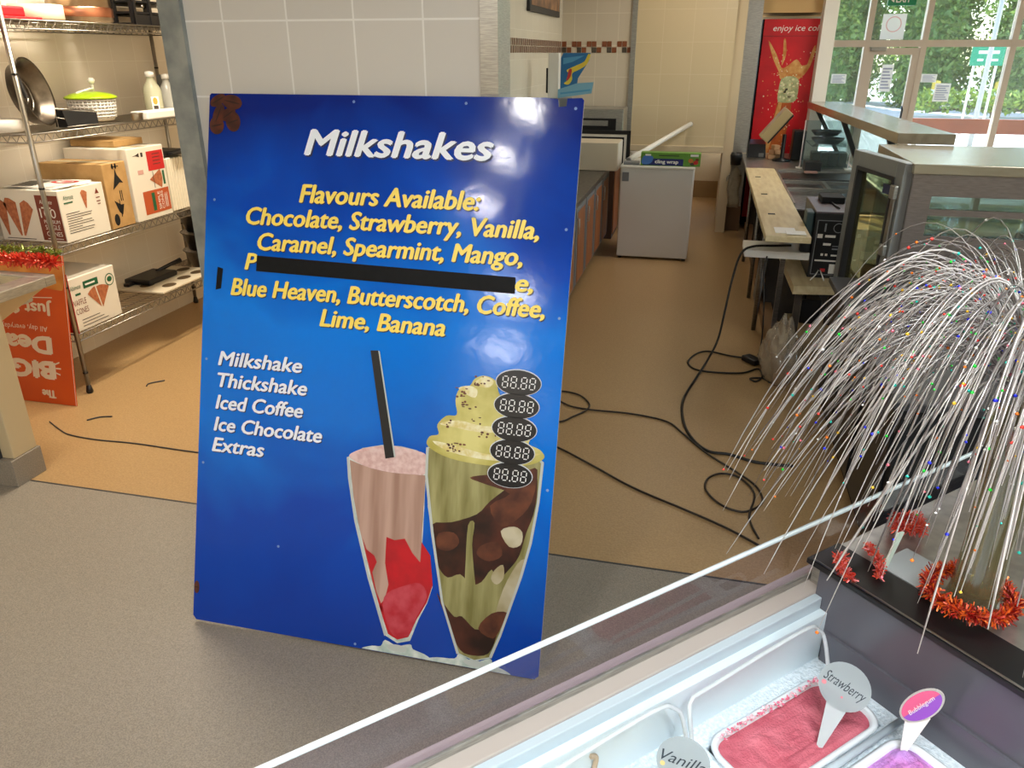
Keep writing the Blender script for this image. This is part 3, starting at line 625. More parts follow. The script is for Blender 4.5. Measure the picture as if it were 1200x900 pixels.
t = thing('foil_tray', 'white and silver foil tray in front of the clear bottles', 'tray', (-3.40, 4.58, ZS), 0, None, True)
MB().box(-3.44, -3.32, 4.30, 4.72, ZS, ZS+.045, .006).build('tray', M_wprint, t)
MB().lathe([(0, 0), (.03, 0), (.036, .04), (.038, .042), (.03, .045), (0, .04)], (-3.355, 4.25, ZS), 20).build('foil_cup', M_chrome, t)
mb = MB().box(-3.68, -3.5, 4.92, 5.02, ZS, ZS+.24, .01)
tag(mb.build('paper_pack', M_grey), 'tall grey pack at the far end of the second shelf', 'pack')
mb = MB(); mb.lathe([(0, 0), (.10, 0), (.11, .02), (.11, .05), (.10, .06), (0, .06)], (-3.55, 3.45, ZS), 20)
tag(mb.build('white_dish', M_wprint), 'white dish at the near end of the second shelf in front of the pan', 'dish')
# top shelf
ZT = SZ[3]+.004
mb = MB().box(-3.70, -3.34, 3.30, 3.66, ZT, ZT+.012, .004).box(-3.66, -3.38, 3.34, 3.60, ZT+.012, ZT+.06, .01)
tag(mb.build('red_tray', mat('red_plastic', (196, 30, 40), .4)), 'red plastic tray on the top shelf', 'tray')
t = thing('steel_pot', 'steel and copper pot at the middle of the top shelf', 'pot', (-3.5, 4.08, ZT), 0, None, True)
MB().lathe([(0, 0), (.15, 0), (.165, .012), (.165, .22), (.172, .225), (.16, .225), (.155, .02), (0, .012)], (-3.5, 4.12, ZT), 36, cap=False).build('pot', mat('pot_steel', (196, 176, 150), .28, 1), t)
MB().lathe([(.166, .03), (.169, .035), (.169, .075), (.166, .08)], (-3.5, 4.12, ZT), 36, cap=False).build('copper_band', mat('copper', (206, 140, 110), .3, 1), t)
mb = MB().lathe([(0, 0), (.12, 0), (.13, .01), (.13, .08), (0, .085)], (-3.5, 3.80, ZT), 28)
tag(mb.build('cream_tub', M_cream), 'cream tub standing left of the steel pot on the top shelf', 'tub')
t = thing('black_crate', 'black slotted plastic crate at the far end of the top shelf', 'crate', (-3.5, 4.62, ZT), 0, None, True)
mb = MB()
for z in (0, .06, .12, .18): mb.box(-3.72, -3.335, 4.36, 4.98, ZT+z, ZT+z+.012)
mb.box(-3.345, -3.335, 4.36, 4.98, ZT+.012, ZT+.055)
for y in (4.36, 4.50, 4.66, 4.82, 4.96): mb.box(-3.35, -3.33, y, y+.02, ZT, ZT+.19).box(-3.72, -3.70, y, y+.02, ZT, ZT+.19)
for x in (-3.72, -3.6, -3.48, -3.36): mb.box(x, x+.02, 4.355, 4.375, ZT, ZT+.19)
mb.build('crate', M_black, t)
mb = MB()
for y in (4.44, 4.58, 4.74): MB().lathe([(.008, 0), (.012, .002), (0, .004)], (0, 0, 0), 10, Matrix.Translation((-3.33, y, ZT+.1)) @ Matrix.Rotation(PI/2, 4, 'Y')).build('stud', M_chrome, t)
mb.b.free()

# ================================================================== LEFT BENCH, TINSEL, ORANGE SIGN
M_lam = mat('bench_laminate', (196, 178, 142), .45)
t = thing('sink_bench', 'beige service bench with inset steel sink at the left edge', 'bench', (-3.3, 2.6, 0), 0, None, True)
MB().box(-3.79, -2.87, 2.42, 2.55, .13, .82, .004).build('carcass', M_lam, t)
MB().box(-3.79, -2.862, 2.395, 2.56, 0, .13, .003).build('kick_skirting', M_floorg, t)
MB().hexa([(-3.79, 2.55, .62), (-3.06, 2.55, .62), (-3.06, 2.84, .72), (-3.79, 2.84, .72), (-3.79, 2.55, .82), (-2.88, 2.55, .82), (-2.88, 2.84, .82), (-3.79, 2.84, .82)]).build('sink_housing', M_lam, t)
MB().box(-3.79, -2.93, 2.385, 2.42, .13, .82, .003).build('front_frame', M_dgrey, t)
MB().box(-3.7, -2.99, 2.375, 2.385, .20, .74, .002).build('front_panel', M_wpaint, t)
sk = MB().box(-3.79, -2.85, 2.37, 2.50, .82, .865, .004).box(-3.79, -2.85, 2.80, 2.86, .82, .865, .004).box(-2.95, -2.85, 2.50, 2.80, .82, .865, .003).box(-3.79, -3.45, 2.50, 2.80, .82, .865, .003)
sk.build('bench_top', M_steel, t)
MB().box(-3.45, -2.95, 2.50, 2.80, .745, .75).box(-3.455, -3.45, 2.50, 2.80, .75, .86).box(-2.95, -2.945, 2.50, 2.80, .75, .86).box(-3.45, -2.95, 2.795, 2.80, .75, .86).box(-3.45, -2.95, 2.50, 2.505, .75, .86).build('sink_bowl', M_steel, t)
MB().tube([(-3.22, 2.77, .865), (-3.22, 2.77, .90), (-3.22, 2.70, .915), (-3.22, 2.66, .90)], .012, 8).build('tap', M_chrome, t)
rr = random.Random(5)
def tinsel(mb, path, rad, n, mats_n, ln=.03, wd=.004, R=rr):
    for k in range(n):
        f = R.random()*(len(path)-1); i = int(f); p = V(*path[i]).lerp(V(*path[min(i+1, len(path)-1)]), f-i)
        d = V(R.gauss(0, 1), R.gauss(0, 1), R.gauss(0, 1)).normalized(); q = d.cross(V(R.gauss(0, 1), R.gauss(0, 1), R.gauss(0, 1))).normalized()
        a = p + d*rad*R.random()*.4; b = a + d*ln*(.5+R.random()*.7)
        mb.mi = R.randrange(mats_n)
        vs = [mb.b.verts.new(a - q*wd/2), mb.b.verts.new(a + q*wd/2), mb.b.verts.new(b + q*wd/2), mb.b.verts.new(b - q*wd/2)]
        mb._f(vs)
    return mb
M_tr = mat('tinsel_red', (214, 58, 40), .35, .3); M_tr2 = mat('tinsel_coral', (232, 104, 74), .35, .3); M_tg = mat('tinsel_green', (118, 130, 44), .35, .3); M_tr3 = mat('tinsel_crimson', (150, 20, 24), .3, .4)
t = thing('tinsel_garland', 'red and green tinsel garland draped along the back of the bench', 'tinsel', (-3.1, 2.86, .87), 0, None, True)
pth = [(-3.5, 2.88, .915), (-3.3, 2.89, .92), (-3.1, 2.88, .915), (-2.96, 2.89, .915), (-2.87, 2.90, .91)]
o = tinsel(MB(), pth, .03, 1100, 3, .035, .006).build('red_tinsel', [M_tr, M_tr2, M_tr], t); o['kind'] = 'stuff'
pth = [(-3.5, 2.93, .945), (-3.2, 2.93, .95), (-3.0, 2.92, .955), (-2.87, 2.93, .945)]
o = tinsel(MB(), pth, .02, 600, 2, .025, .005).build('green_tinsel', [M_tg, M_tg, M_tr3], t); o['kind'] = 'stuff'
# orange sign, upside down
oo = V(-3.245, 3.19, .003); ov = V(0.012, .13, .82).normalized()
fr = (oo, V(1, 0, 0), ov, V(1, 0, 0).cross(ov))
t = thing('orange_sign', 'orange deal sign standing upside down between the bench and the shelving', 'sign', tuple(oo), 0, None, True)
MB().rect(fr, -.62, 0, 0, .825, 0, .006).build('panel', mat('sign_orange', (222, 92, 28), .45, 0, (206, 78, 22), 3, 2), t)
mb = MB(); 
mb.rect(fr, -.003, 0, .0, .825, .001)
mb.build('white_edge', M_wprint, t)
MB().poly(fr, smooth([(-.60, .66), (-.40, .70), (-.2, .66), (-.05, .64), (-.012, .66), (-.012, .80), (-.3, .81), (-.60, .80)], 4), .0008).build('bun_picture', mat('bun', (226, 158, 74), .5, 0, (196, 112, 40), 8, 3), t)
fi = (oo, V(-1, 0, 0), -ov, V(1, 0, 0).cross(ov))          # writing runs the other way up
M_sw = mat('sign_white', (240, 226, 206), .5)
for s_, x0, x1, y, cap, ft in [('The', .13, .215, -.075, .045, .004), ('BIG', .125, .40, -.235, .095, .012), ('Deal', .13, .45, -.375, .095, .010), ('All day, everyday', .14, .44, -.435, .030, 0), ('Just $4', .10, .42, -.56, .065, .004)]:
    MB().text(fi, s_, x0, x1, y, cap, .001, 0, 0, ft).build('lettering', M_sw, t)
for a, b in [((.085, -.17), (.115, -.18)), ((.078, -.205), (.112, -.205)), ((.085, -.24), (.113, -.228))]:
    MB().poly(fi, [(a[0], a[1]-.004), (b[0], b[1]-.004), (b[0], b[1]+.004), (a[0], a[1]+.004)], .001).build('spark_mark', M_sw, t)
MB().poly(fi, [(.09, -.60), (.30, -.59), (.30, -.585), (.09, -.595)], .001).build('underline', M_sw, t)
# thin cracks / loose strings on the back floor
def cable(name, label, pts, r, m, cat='cable', group=None, n=6):
    mb = MB().tube(smooth([tuple(p) for p in pts], 6, False), r, n); return tag(mb.build(name, m), label, cat, group)
cable('loose_cord', 'thin dark cord lying on the beige floor beside the bench', [(-3.24, 2.99, .004), (-3.11, 2.92, .004), (-3.02, 2.885, .004), (-2.86, 2.87, .004), (-2.62, 2.88, .004), (-2.29, 2.87, .004), (-1.9, 2.88, .004)], .0035, M_dgrey, 'cord')
cable('string_scrap', 'short dark string scrap on the floor in front of the shelving', [(-3.06, 3.05, .004), (-3.02, 3.10, .004), (-2.96, 3.12, .004)], .004, M_dgrey, 'string')
cable('string_scrap', 'tiny dark string scrap on the bright streak of floor', [(-3.05, 3.52, .004), (-3.06, 3.56, .004), (-3.0, 3.62, .004)], .004, M_dgrey, 'string')

# ================================================================== AISLE: CABINET RUN AND WHAT STANDS ON IT
t = thing('timber_cabinet', 'grey framed cabinet run with timber doors on the left of the aisle', 'cabinet', (-1.2, 6.7, 0), 0, None, True)
MB().box(-1.525, -.895, 4.7, 7.88, .09, .735).build('carcass', M_grey, t)
MB().box(-1.525, -.95, 4.7, 7.86, 0, .09).build('plinth', M_dgrey, t)
MB().box(-1.525, -.875, 4.68, 7.90, .735, .775, .005).build('cabinet_top', M_steeld, t)
for k in range(6):
    y0 = 4.74 + k*.52; 
    f = MB().box(-.897, -.886, y0+.02, y0+.50, .12, .72, .003).m(1).box(-.8965, -.882, y0+.09, y0+.43, .12, .68, .002)
    d = f.build('door', [M_grey, M_wood], t)
    MB().tube([(-.884, y0+.05, .52), (-.868, y0+.05, .52), (-.868, y0+.05, .64), (-.884, y0+.05, .64)], .005, 6).build('handle', M_steel, d)
t = thing('broom_cupboard', 'narrow dark brown cupboard against the back wall beyond the cabinet run', 'cupboard', (-1.15, 8.3, 0), 0, None, True)
MB().box(-1.5, -.86, 8.05, 8.56, 0, .72, .004).build('carcass', mat('dark_timber', (92, 62, 42), .5, 0, (74, 48, 32), 5, 3, (6, 6, .6)), t)
MB().box(-.859, -.85, 8.08, 8.53, .05, .69, .003).build('door', M_wood, t)
t = thing('white_carton', 'plain white open carton standing on the cabinet end', 'box', (-.95, 7.6, .775), 0, None, True)
MB().box(-1.28, -.775, 7.45, 7.84, .778, 1.03, .004).build('carton', M_cream, t)
MB().box(-.777, -.770, 7.47, 7.84, .78, 1.025).build('side_flap', M_wpaint, t)
t = thing('open_oven', 'black and white open oven front behind the white carton', 'oven', (-1.0, 7.88, .775), 0, None, True)
mb = MB()
mb.box(-1.35, -.70, 7.86, 7.89, 1.07, 1.105).box(-.735, -.70, 7.86, 7.89, .778, 1.07).m(1).box(-1.35, -.735, 7.865, 7.885, 1.045, 1.07).box(-.76, -.735, 7.865, 7.885, .778, 1.045).m(0).box(-1.35, -.76, 7.86, 7.892, 1.0, 1.045).box(-.79, -.76, 7.86, 7.892, .778, 1.0)
mb.build('frame', [M_blackm, M_wpaint], t)
mw = thing('microwave_oven', 'steel microwave oven on the cupboard at the end of the cabinet run', 'microwave', (-1.1, 8.3, .72), 0, None, True)
MB().box(-1.45, -.80, 8.08, 8.5, .725, 1.29, .01).build('case', M_steel, mw)
MB().box(-1.45, -.87, 8.065, 8.082, .76, 1.20, .004).build('door', M_blackm, mw)
MB().box(-1.42, -.95, 8.062, 8.066, 1.13, 1.18).build('handle', M_steel, mw)
# bright header display above the cabinet
t = thing('card_display', 'blue and yellow card display standing on the cabinet run near the side wall', 'display', (-1.22, 6.95, .775), 0, None, True)
fr = frame((-1.25, 7.0, .78), (1, .12, 0), (0, 0, 1))
MB().box(-1.33, -1.16, 6.95, 7.12, .778, 1.44, .006).build('stand', M_grey, t)
MB().box(-1.36, -1.27, 7.0, 7.10, 1.44, 1.80, .004).m(1).box(-1.38, -1.355, 7.02, 7.08, 1.48, 1.68).build('side_panel', [M_wprint, M_blackm], t)
mb = MB().m(0).poly(fr, [(-.02, .73), (.03, .71), (.19, .77), (.24, .81), (.28, .70), (.29, .68), (.03, .65), (-.02, .66)], .001, .01) if False else MB()
mb.m(0).poly(fr, [(0, .72), (.14, .74), (.15, .82), (.24, .96), (.25, 1.02), (.02, 1.02), (0, .98)], .001, .012)
mb.m(1).poly(fr, [(-.02, .66), (.27, .70), (.285, .79), (.14, .78), (-.02, .73)], .004, .012)
mb.m(2).poly(fr, smooth([(.03, .78), (.07, .77), (.10, .81), (.10, .86), (.16, .89), (.22, .93), (.25, 1.0), (.23, 1.01), (.20, .955), (.14, .925), (.08, .90), (.05, .88), (.08, .85), (.07, .81)], 3), .0035)
mb.m(3).poly(fr, smooth([(.05, .80), (.085, .83), (.095, .89), (.07, .89), (.06, .84)], 3), .004).m(4).poly(fr, [(.02, .98), (.20, 1.0), (.10, .95), (.02, .93)], .003)
mb.m(4).poly(fr, [(.0, .69), (.26, .72), (.26, .735), (.0, .705)], .0045)
mb.build('header_card', [mat('card_blue', (32, 112, 172), .4), mat('card_pale', (130, 186, 214), .4), mat('card_yellow', (234, 210, 66), .4), mat('card_red', (200, 50, 50), .4), mat('card_sky', (84, 160, 206), .4)], t)
t = thing('wall_menu', 'framed menu picture on the tiled side wall above the mosaic band', 'picture', (-1.52, 7.6, 2.12), 0, None, True)
MB().box(-1.528, -1.50, 6.9, 8.28, 2.12, 2.9, .004).build('picture_frame', M_dgrey, t)
MB().box(-1.50, -1.497, 6.95, 8.23, 2.17, 2.85).build('picture', mat('menu_print', (176, 130, 92), .4, 0, (104, 78, 66), 9, 3), t)
# white bar fridge
t = thing('white_fridge', 'small white fridge standing in the aisle with a cling wrap box on it', 'fridge', (-.38, 7.5, 0), 0, None, True)
M_fr = mat('fridge_enamel', (214, 210, 204), .35)
MB().box(-.717, -.06, 7.26, 7.82, .02, .84, .012).build('body', M_fr, t)
MB().box(-.722, -.055, 7.25, 7.83, .835, .858, .006).build('top', M_wpaint, t)
mb = MB()
for x in (-.69, -.09):
    for y in (7.30, 7.78): mb.lathe([(.018, 0), (.02, .022)], (x, y, 0), 10)
mb.build('foot', M_black, t) if False else mb.b.free()
for x in (-.69, -.09):
    for y in (7.30, 7.78): MB().lathe([(.018, 0), (.02, .022)], (x, y, 0), 10).build('foot', M_black, t)
MB().box(-.70, -.64, 7.244, 7.262, .72, .80, .003).build('hinge', M_grey, t)
t = thing('cling_wrap_box', 'green and navy cling wrap carton lying on the white fridge', 'box', (-.28, 7.34, .858), 0, None, True)
MB().box(-.545, -.015, 7.29, 7.40, .861, .975, .003).build('carton', mat('wrap_green', (98, 150, 52), .4), t)
fr = fy_face(7.29, -.545, .861); mb = MB()
mb.m(0).rect(fr, .02, .004, .38, .062, .001).m(1).text(fr, 'cling wrap', .13, .335, .022, .032, .002, 0, 0, .002)
mb.m(2).poly(fr, smooth([(.01, .02), (.06, .01), (.10, .03), (.11, .075), (.06, .09), (.02, .075)], 3), .0015).m(1).rect(fr, .04, .085, .09, .10, .002).m(3).rect(fr, .16, .085, .34, .092, .0015).m(1).rect(fr, .44, .085, .51, .105, .002)
mb.m(4).ell(fr, .445, .05, .022, .018, .002).m(5).ell(fr, .49, .035, .022, .018, .0022).m(3).ell(fr, .46, .022, .022, .012, .0021).m(6).ell(fr, .50, .06, .016, .012, .002)
mb.build('print', [mat('wrap_navy', (24, 34, 104), .4), M_wprint, mat('wrap_blue', (70, 120, 196), .4), M_darkp, mat('food_orange', (196, 120, 50), .5), M_red, mat('food_brown', (110, 60, 36), .5)], t)
t = thing('light_tube', 'long white bar leaning from the fridge top to the back wall', 'tube', (-.65, 7.42, .86), 0, None, True)
A_, B_ = V(-.665, 7.46, .885), V(-.15, 8.555, 1.125)
MB().tube([A_, B_], .024, 12).build('tube', M_wprint, t)
MB().tube([B_, B_ + (B_-A_).normalized()*.012], [.024, .02], 12).m(0).tube([A_, A_ - (B_-A_).normalized()*.02], .022, 12).build('end_cap', M_grey, t)
mb = MB().box(-.70, -.56, 7.29, 7.41, .861, .885, .004)
tag(mb.build('paper_pad', M_grey), 'grey paper pad on the fridge beside the cling wrap box', 'pad')
# towel hanging at the end of the counter
mb = MB(); g = []
nx, nz = 7, 10
for j in range(nz):
    row = []
    for i in range(nx):
        f = j/(nz-1); x = .265 + (.40-.265)*i/(nx-1) + (.05*(1-f) if i == 0 else 0)*(1-f); z = .33 + .42*f - (.03*abs(i-4) if f > .85 else 0)
        row.append(mb.b.verts.new(V(x + .012*math.sin(j*1.3), 8.35 + .014*math.sin(i*1.9 + j*.5), z)))
    g.append(row)
for j in range(nz-1):
    for i in range(nx-1): mb._f([g[j][i], g[j][i+1], g[j+1][i+1], g[j+1][i]], True)
bmesh.ops.solidify(mb.b, geom=mb.b.faces[:], thickness=.006)
tag(mb.build('hanging_towel', mat('towel', (206, 196, 174), .8, 0, (190, 180, 158), 20, 3)), 'crumpled white towel hanging at the far end of the counter', 'towel')
mb = MB().lathe([(0, 0), (.05, 0), (.06, .09), (.05, .12), (0, .12)], (.33, 8.33, .76), 14)
tag(mb.build('hook_bundle', M_black), 'dark bundle above the hanging towel at the counter end', 'bundle')

# ================================================================== SERVERY COUNTER ON THE RIGHT
t = thing('servery_counter', 'stainless servery counter with dark open shelves under it along the aisle', 'counter', (.8, 7.2, 0), 0, None, True)
M_under = mat('under_dark', (70, 60, 50), .6, 0, (50, 42, 36), 6, 3)
struct('trim_7', MB().box(.52, .60, 4.40, 8.9, 0, .08), mat('kick_timber', (132, 96, 60), .5))
MB().box(.605, 1.3, 5.85, 8.9, 0, .08).build('plinth', M_under, t)
MB().box(.95, 1.0, 5.85, 8.85, .08, .77).build('back_panel', M_under, t)
for y in (5.85, 6.7, 7.8, 8.8): MB().box(.54, .95, y-.012, y+.012, .08, .77).build('divider', M_under, t)
MB().box(.55, .95, 5.85, 8.85, .40, .42).build('inner_shelf', M_steeld, t)
MB().box(.40, 1.36, 7.66, 8.92, .785, .82, .004).box(.40, 1.36, 8.90, 8.92, .74, .785).build('steel_top', M_steel, t)
MB().box(.66, 1.36, 5.85, 7.66, .76, .775).box(1.34, 1.36, 5.85, 7.66, .775, .82).build('well_base', M_steeld, t)
mb = MB()
for y in (6.55, 6.95, 7.62): MB().box(.68, 1.34, y, y+.03, .79, .818, .002).build('well_bar', M_steel, t)
mb.box(.98, 1.01, 6.58, 6.95, .79, .817).build('well_bar', M_steel, t)
MB().box(.69, 1.33, 7.2, 7.62, .776, .80).build('well_lid', M_steeld, t)
MB().box(.66, .675, 5.85, 7.66, .775, .82).build('well_edge', M_steel, t)
t = thing('plank_rail', 'long pale plank along the aisle edge of the servery counter', 'plank', (.53, 6.3, .78), 0, None, True)
MB().box(.40, .655, 4.68, 7.655, .785, .822, .004).build('plank', M_plank, t)
mb = MB()
for y in (5.35, 6.15, 7.05): MB().box(.455, .50, y, y+.035, .8215, .824).build('slot', M_blackm, t)
mb.b.free()
mb = MB()
for y in (5.4, 6.2, 7.4): MB().tube([(.46, y, 0), (.46, y, .785)], .016, 8).build('leg', M_steeld, t)
mb.b.free()
# steel ledge on glass: long upper shelf
t = thing('glass_gantry', 'long stainless ledge on dark posts over slanted glass above the counter', 'gantry', (1.2, 7, .82), 0, None, True)
MB().hexa([(1.145, 5.30, 1.29), (1.465, 5.30, 1.29), (1.30, 8.70, 1.29), (.98, 8.70, 1.29), (1.145, 5.30, 1.352), (1.465, 5.30, 1.352), (1.30, 8.70, 1.352), (.98, 8.70, 1.352)]).build('ledge', mat('ledge_steel', (176, 170, 156), .22, .85, (196, 190, 176), 6, 3, (3, .6, 3)), t)
for y, x0, x1 in ((5.9, 1.20, 1.36), (7.3, 1.10, 1.34), (8.6, 1.04, 1.34)):
    MB().hexa([(x1-.01, y-.03, .822), (x1+.03, y-.03, .822), (x1+.03, y+.03, .822), (x1-.01, y+.03, .822), (x0, y-.03, 1.29), (x0+.04, y-.03, 1.29), (x0+.04, y+.03, 1.29), (x0, y+.03, 1.29)]).build('post', M_dgrey, t)
MB().hexa([(1.365, 5.9, .83), (1.371, 5.9, .83), (1.371, 8.62, .83), (1.365, 8.62, .83), (1.26, 5.9, 1.285), (1.266, 5.9, 1.285), (1.10, 8.62, 1.285), (1.094, 8.62, 1.285)]).build('glass', M_cglass, t)
# things on the far steel top
t = thing('tilted_terminal', 'tilted till screen with a beige back at the far end of the counter', 'screen', (.66, 8.15, .82), 0, None, True)
M = Matrix.Translation((.66, 8.22, 1.16)) @ Matrix.Rotation(math.radians(38), 4, 'Y')
MB().box(-.045, .045, -.12, .12, -.17, .17, .008, M).build('screen', mat('till_beige', (172, 152, 108), .5), t)
MB().box(.045, .06, -.118, .118, -.165, .165, .004, M).build('display', M_black, t)
MB().lathe([(.09, 0), (.09, .012), (.02, .03), (.018, .25), (0, .25)], (.76, 8.25, .8205), 16).build('stand', M_black, t)
t = thing('card_reader', 'black card terminal at the far left end of the steel counter top', 'terminal', (.53, 8.55, .82), 0, None, True)
MB().hexa([(.44, 8.45, .8215), (.62, 8.45, .8215), (.62, 8.68, .8215), (.44, 8.68, .8215), (.45, 8.48, .95), (.61, 8.48, .95), (.60, 8.66, .98), (.46, 8.66, .98)]).build('body', M_black, t)
MB().box(.55, .60, 8.444, 8.452, .83, .865, .002).build('label', M_grey, t)
t = thing('food_packs', 'small stack of beige food packs beside the black card terminal', 'packs', (.70, 8.35, .82), 0, None, True)
for k, (x, y, z) in enumerate([(.68, 8.36, 0), (.74, 8.42, 0), (.69, 8.38, .045), (.74, 8.38, .047), (.71, 8.40, .09)]):
    MB().box(-.035, .035, -.03, .03, 0, .043, .005, Matrix.Translation((x-.01, y, .8215+z)) @ Matrix.Rotation(.5*k, 4, 'Z')).build('pack', mat('pack_beige', (206, 160, 116), .6), t)
mb = MB().box(.85, .97, 8.32, 8.50, .8215, 1.10, .01)
tag(mb.build('black_box', M_black), 'tall black box beside the tilted till screen', 'box')
def perspex(x0, x1, y, z0, z1, label):
    t = thing('clear_screen', label, 'screen', ((x0+x1)/2, y, z0), 0, None, True)
    MB().box(x0, x1, y-.003, y+.003, z0, z1).build('sheet', M_cglass, t)
    for x in (x0, x1): MB().box(x-.004, x+.004, y-.005, y+.005, z0, z1).build('edge', mat('perspex_edge', (226, 214, 214), .3), t)
    for x in (x0, x1): MB().box(x-.03, x+.03, y-.05, y+.05, z0, z0+.008).build('foot', M_wprint, t)
perspex(.88, 1.30, 7.75, .8205, 1.24, 'clear upright plastic screen with white feet on the steel counter top')
t = thing('serving_dishes', 'black stacked serving dishes on a clear tray behind the plastic screen', 'dishes', (1.15, 8.1, .82), 0, None, True)
MB().box(.98, 1.33, 7.85, 8.4, .822, .832).box(.98, 1.33, 7.85, 8.4, 1.0, 1.008).build('tray', M_cglass, t)
for k in range(4): MB().hexa([(1.00+.08*k, 7.9, .834), (1.06+.08*k, 7.9, .834), (1.06+.08*k, 8.05, .834), (1.00+.08*k, 8.05, .834), (.995+.08*k, 7.88, .945), (1.065+.08*k, 7.88, .945), (1.065+.08*k, 8.07, .945), (.995+.08*k, 8.07, .945)]).build('tub', mat('smoky', (112, 112, 104), .3), t)
MB().lathe([(.10, 0), (.14, .03), (.15, .05), (.13, .05), (.09, .01)], (1.14, 8.1, 1.01), 18).lathe([(.10, 0), (.13, .03), (.14, .045), (.12, .045)], (1.12, 8.12, 1.08), 18).build('dish', M_dgrey, t)
t = thing('clear_wedge', 'small clear plastic wedge holder in front of the serving dishes', 'holder', (.97, 7.7, .82), 0, None, True)
MB().box(.90, 1.04, 7.52, 7.70, .823, .90, .004).build('body', M_dgrey, t)
MB().box(.89, 1.0, 7.38, 7.46, .8215, .835, .003).build('base', M_pale, t)
# lower white shelf, timber shelf, tower computer
t = thing('white_shelf', 'short white shelf end sticking out into the aisle below the plank', 'shelf', (.45, 5.1, .62), 0, None, True)
MB().box(.312, .70, 4.99, 5.28, .615, .66, .003).build('board', M_wprint, t)
MB().box(.56, .59, 5.22, 5.25, 0, .615).build('bracket', M_steeld, t)
t = thing('corner_shelf', 'pale timber shelf carrying the tower computer below the plank', 'shelf', (.72, 4.6, .6), 0, None, True)
MB().poly(frame((0, 0, .50), (1, 0, 0), (0, 1, 0)), [(.61, 4.79), (1.02, 4.85), (1.02, 5.75), (.60, 5.75), (.595, 5.5)], 0, .05).build('board', M_plank, t)
for p in [(.66, 4.9), (.66, 5.65), (.98, 5.65), (.98, 4.95)]: MB().box(p[0]-.02, p[0]+.02, p[1]-.02, p[1]+.02, 0, .45).build('leg', M_under, t)
t = thing('tower_computer', 'black tower computer with its rear ports facing the room', 'computer', (.8, 5.3, .50), 0, None, True)
PX0, PX1, PY0, PY1, PZ0, PZ1 = .708, .935, 5.02, 5.58, .502, .912
MB().box(PX0, PX1, PY0, PY1, PZ0, PZ1-.01, .004).build('case', M_black, t)
MB().box(PX0, PX1, PY0+.005, PY1-.002, PZ1-.01, PZ1, .003).build('lid', mat('pc_lid', (104, 94, 100), .45), t)
fr = fy_face(PY0, PX0, PZ0); mb = MB()
mb.m(0).rect(fr, .015, .02, .19, .36, .001).m(2).rect(fr, .02, .025, .185, .355, .0015)
mb.m(1).rect(fr, .025, .25, .055, .275, .002).rect(fr, .07, .255, .13, .27, .002).rect(fr, .065, .205, .11, .22, .002).rect(fr, .06, .14, .075, .155, .002).rect(fr, .085, .14, .10, .155, .002).rect(fr, .12, .14, .165, .15, .002).rect(fr, .03, .105, .16, .115, .002).rect(fr, .12, .03, .18, .09, .002)
mb.m(0).rect(fr, .06, .29, .07, .34, .002).rect(fr, .12, .18, .18, .19, .002).rect(fr, .12, .20, .18, .205, .002).ell(fr, .14, .315, .03, .03, .002).m(2).ell(fr, .14, .315, .025, .025, .0024).m(3).rect(fr, .07, .04, .10, .06, .002)
mb.build('rear_ports', [M_grey, M_wpaint, M_blackm, M_red], t)
MB().tube([(.77, 5.016, .55), (.75, 4.97, .53), (.72, 4.94, .505)], .004, 6).tube([(.78, 5.016, .55), (.79, 4.97, .53), (.80, 4.94, .505)], .004, 6).build('plug_leads', M_wprint, t)
t = thing('black_stand', 'small black stand lying on top of the tower computer', 'stand', (.83, 5.3, PZ1), 0, None, True)
MB().box(.77, .91, 5.32, 5.50, PZ1+.0005, PZ1+.04, .004).build('block', M_blackm, t)
MB().tube([(.83, 5.32, PZ1+.008), (.85, 5.12, PZ1+.006)], .006, 6).build('stem', M_black, t)
t = thing('router_box', 'dark teal router standing left of the tower computer', 'router', (.64, 5.1, .66), 0, None, True)
MB().box(.660, .704, 5.06, 5.2, .662, .90, .008).build('body', mat('teal_dark', (52, 74, 76), .5), t)
MB().box(.64, .70, 5.0, 5.058, .662, .75, .006).build('side_unit', M_black, t)
t = thing('paper_scrap', 'small white papers lying at the near end of the plank', 'paper', (.55, 5.1, .822), 0, None, True)
MB().box(.46, .58, 4.76, 4.92, .8225, .826).m(0).box(.52, .63, 4.72, 4.82, .8265, .829).build('sheet', M_wprint, t)
# clutter under the counter
t = thing('steel_bin', 'steel tub on the shelf under the counter', 'tub', (.72, 7.3, .42), 0, None, True)
MB().lathe([(0, 0), (.10, 0), (.12, .2), (.125, .205), (.11, .2), (.095, .01)], (.68, 7.25, .4215), 20, cap=False).build('tub', M_steel, t)
t = thing('power_unit', 'black power boxes hanging under the pale timber corner shelf', 'power unit', (.75, 5.1, .2), 0, None, True)
MB().box(.70, .82, 5.0, 5.2, .20, .36, .006).build('box', M_black, t)
MB().box(.694, .70, 5.02, 5.06, .16, .34).build('label', M_wpaint, t)
for (x, y) in ((.72, 5.02), (.80, 5.18)): MB().tube([(x, y, .36), (x, y, .449)], .006, 6).build('strap', M_dgrey, t)
t = thing('grey_tray', 'grey flat tray leaning under the servery counter', 'tray', (.64, 5.5, 0), 0, None, True)
MB().hexa([(.50, 5.80, .001), (.51, 5.80, .001), (.51, 6.3, .001), (.50, 6.3, .001), (.525, 5.80, .52), (.537, 5.80, .52), (.537, 6.3, .52), (.525, 6.3, .52)]).build('panel', M_grey, t)
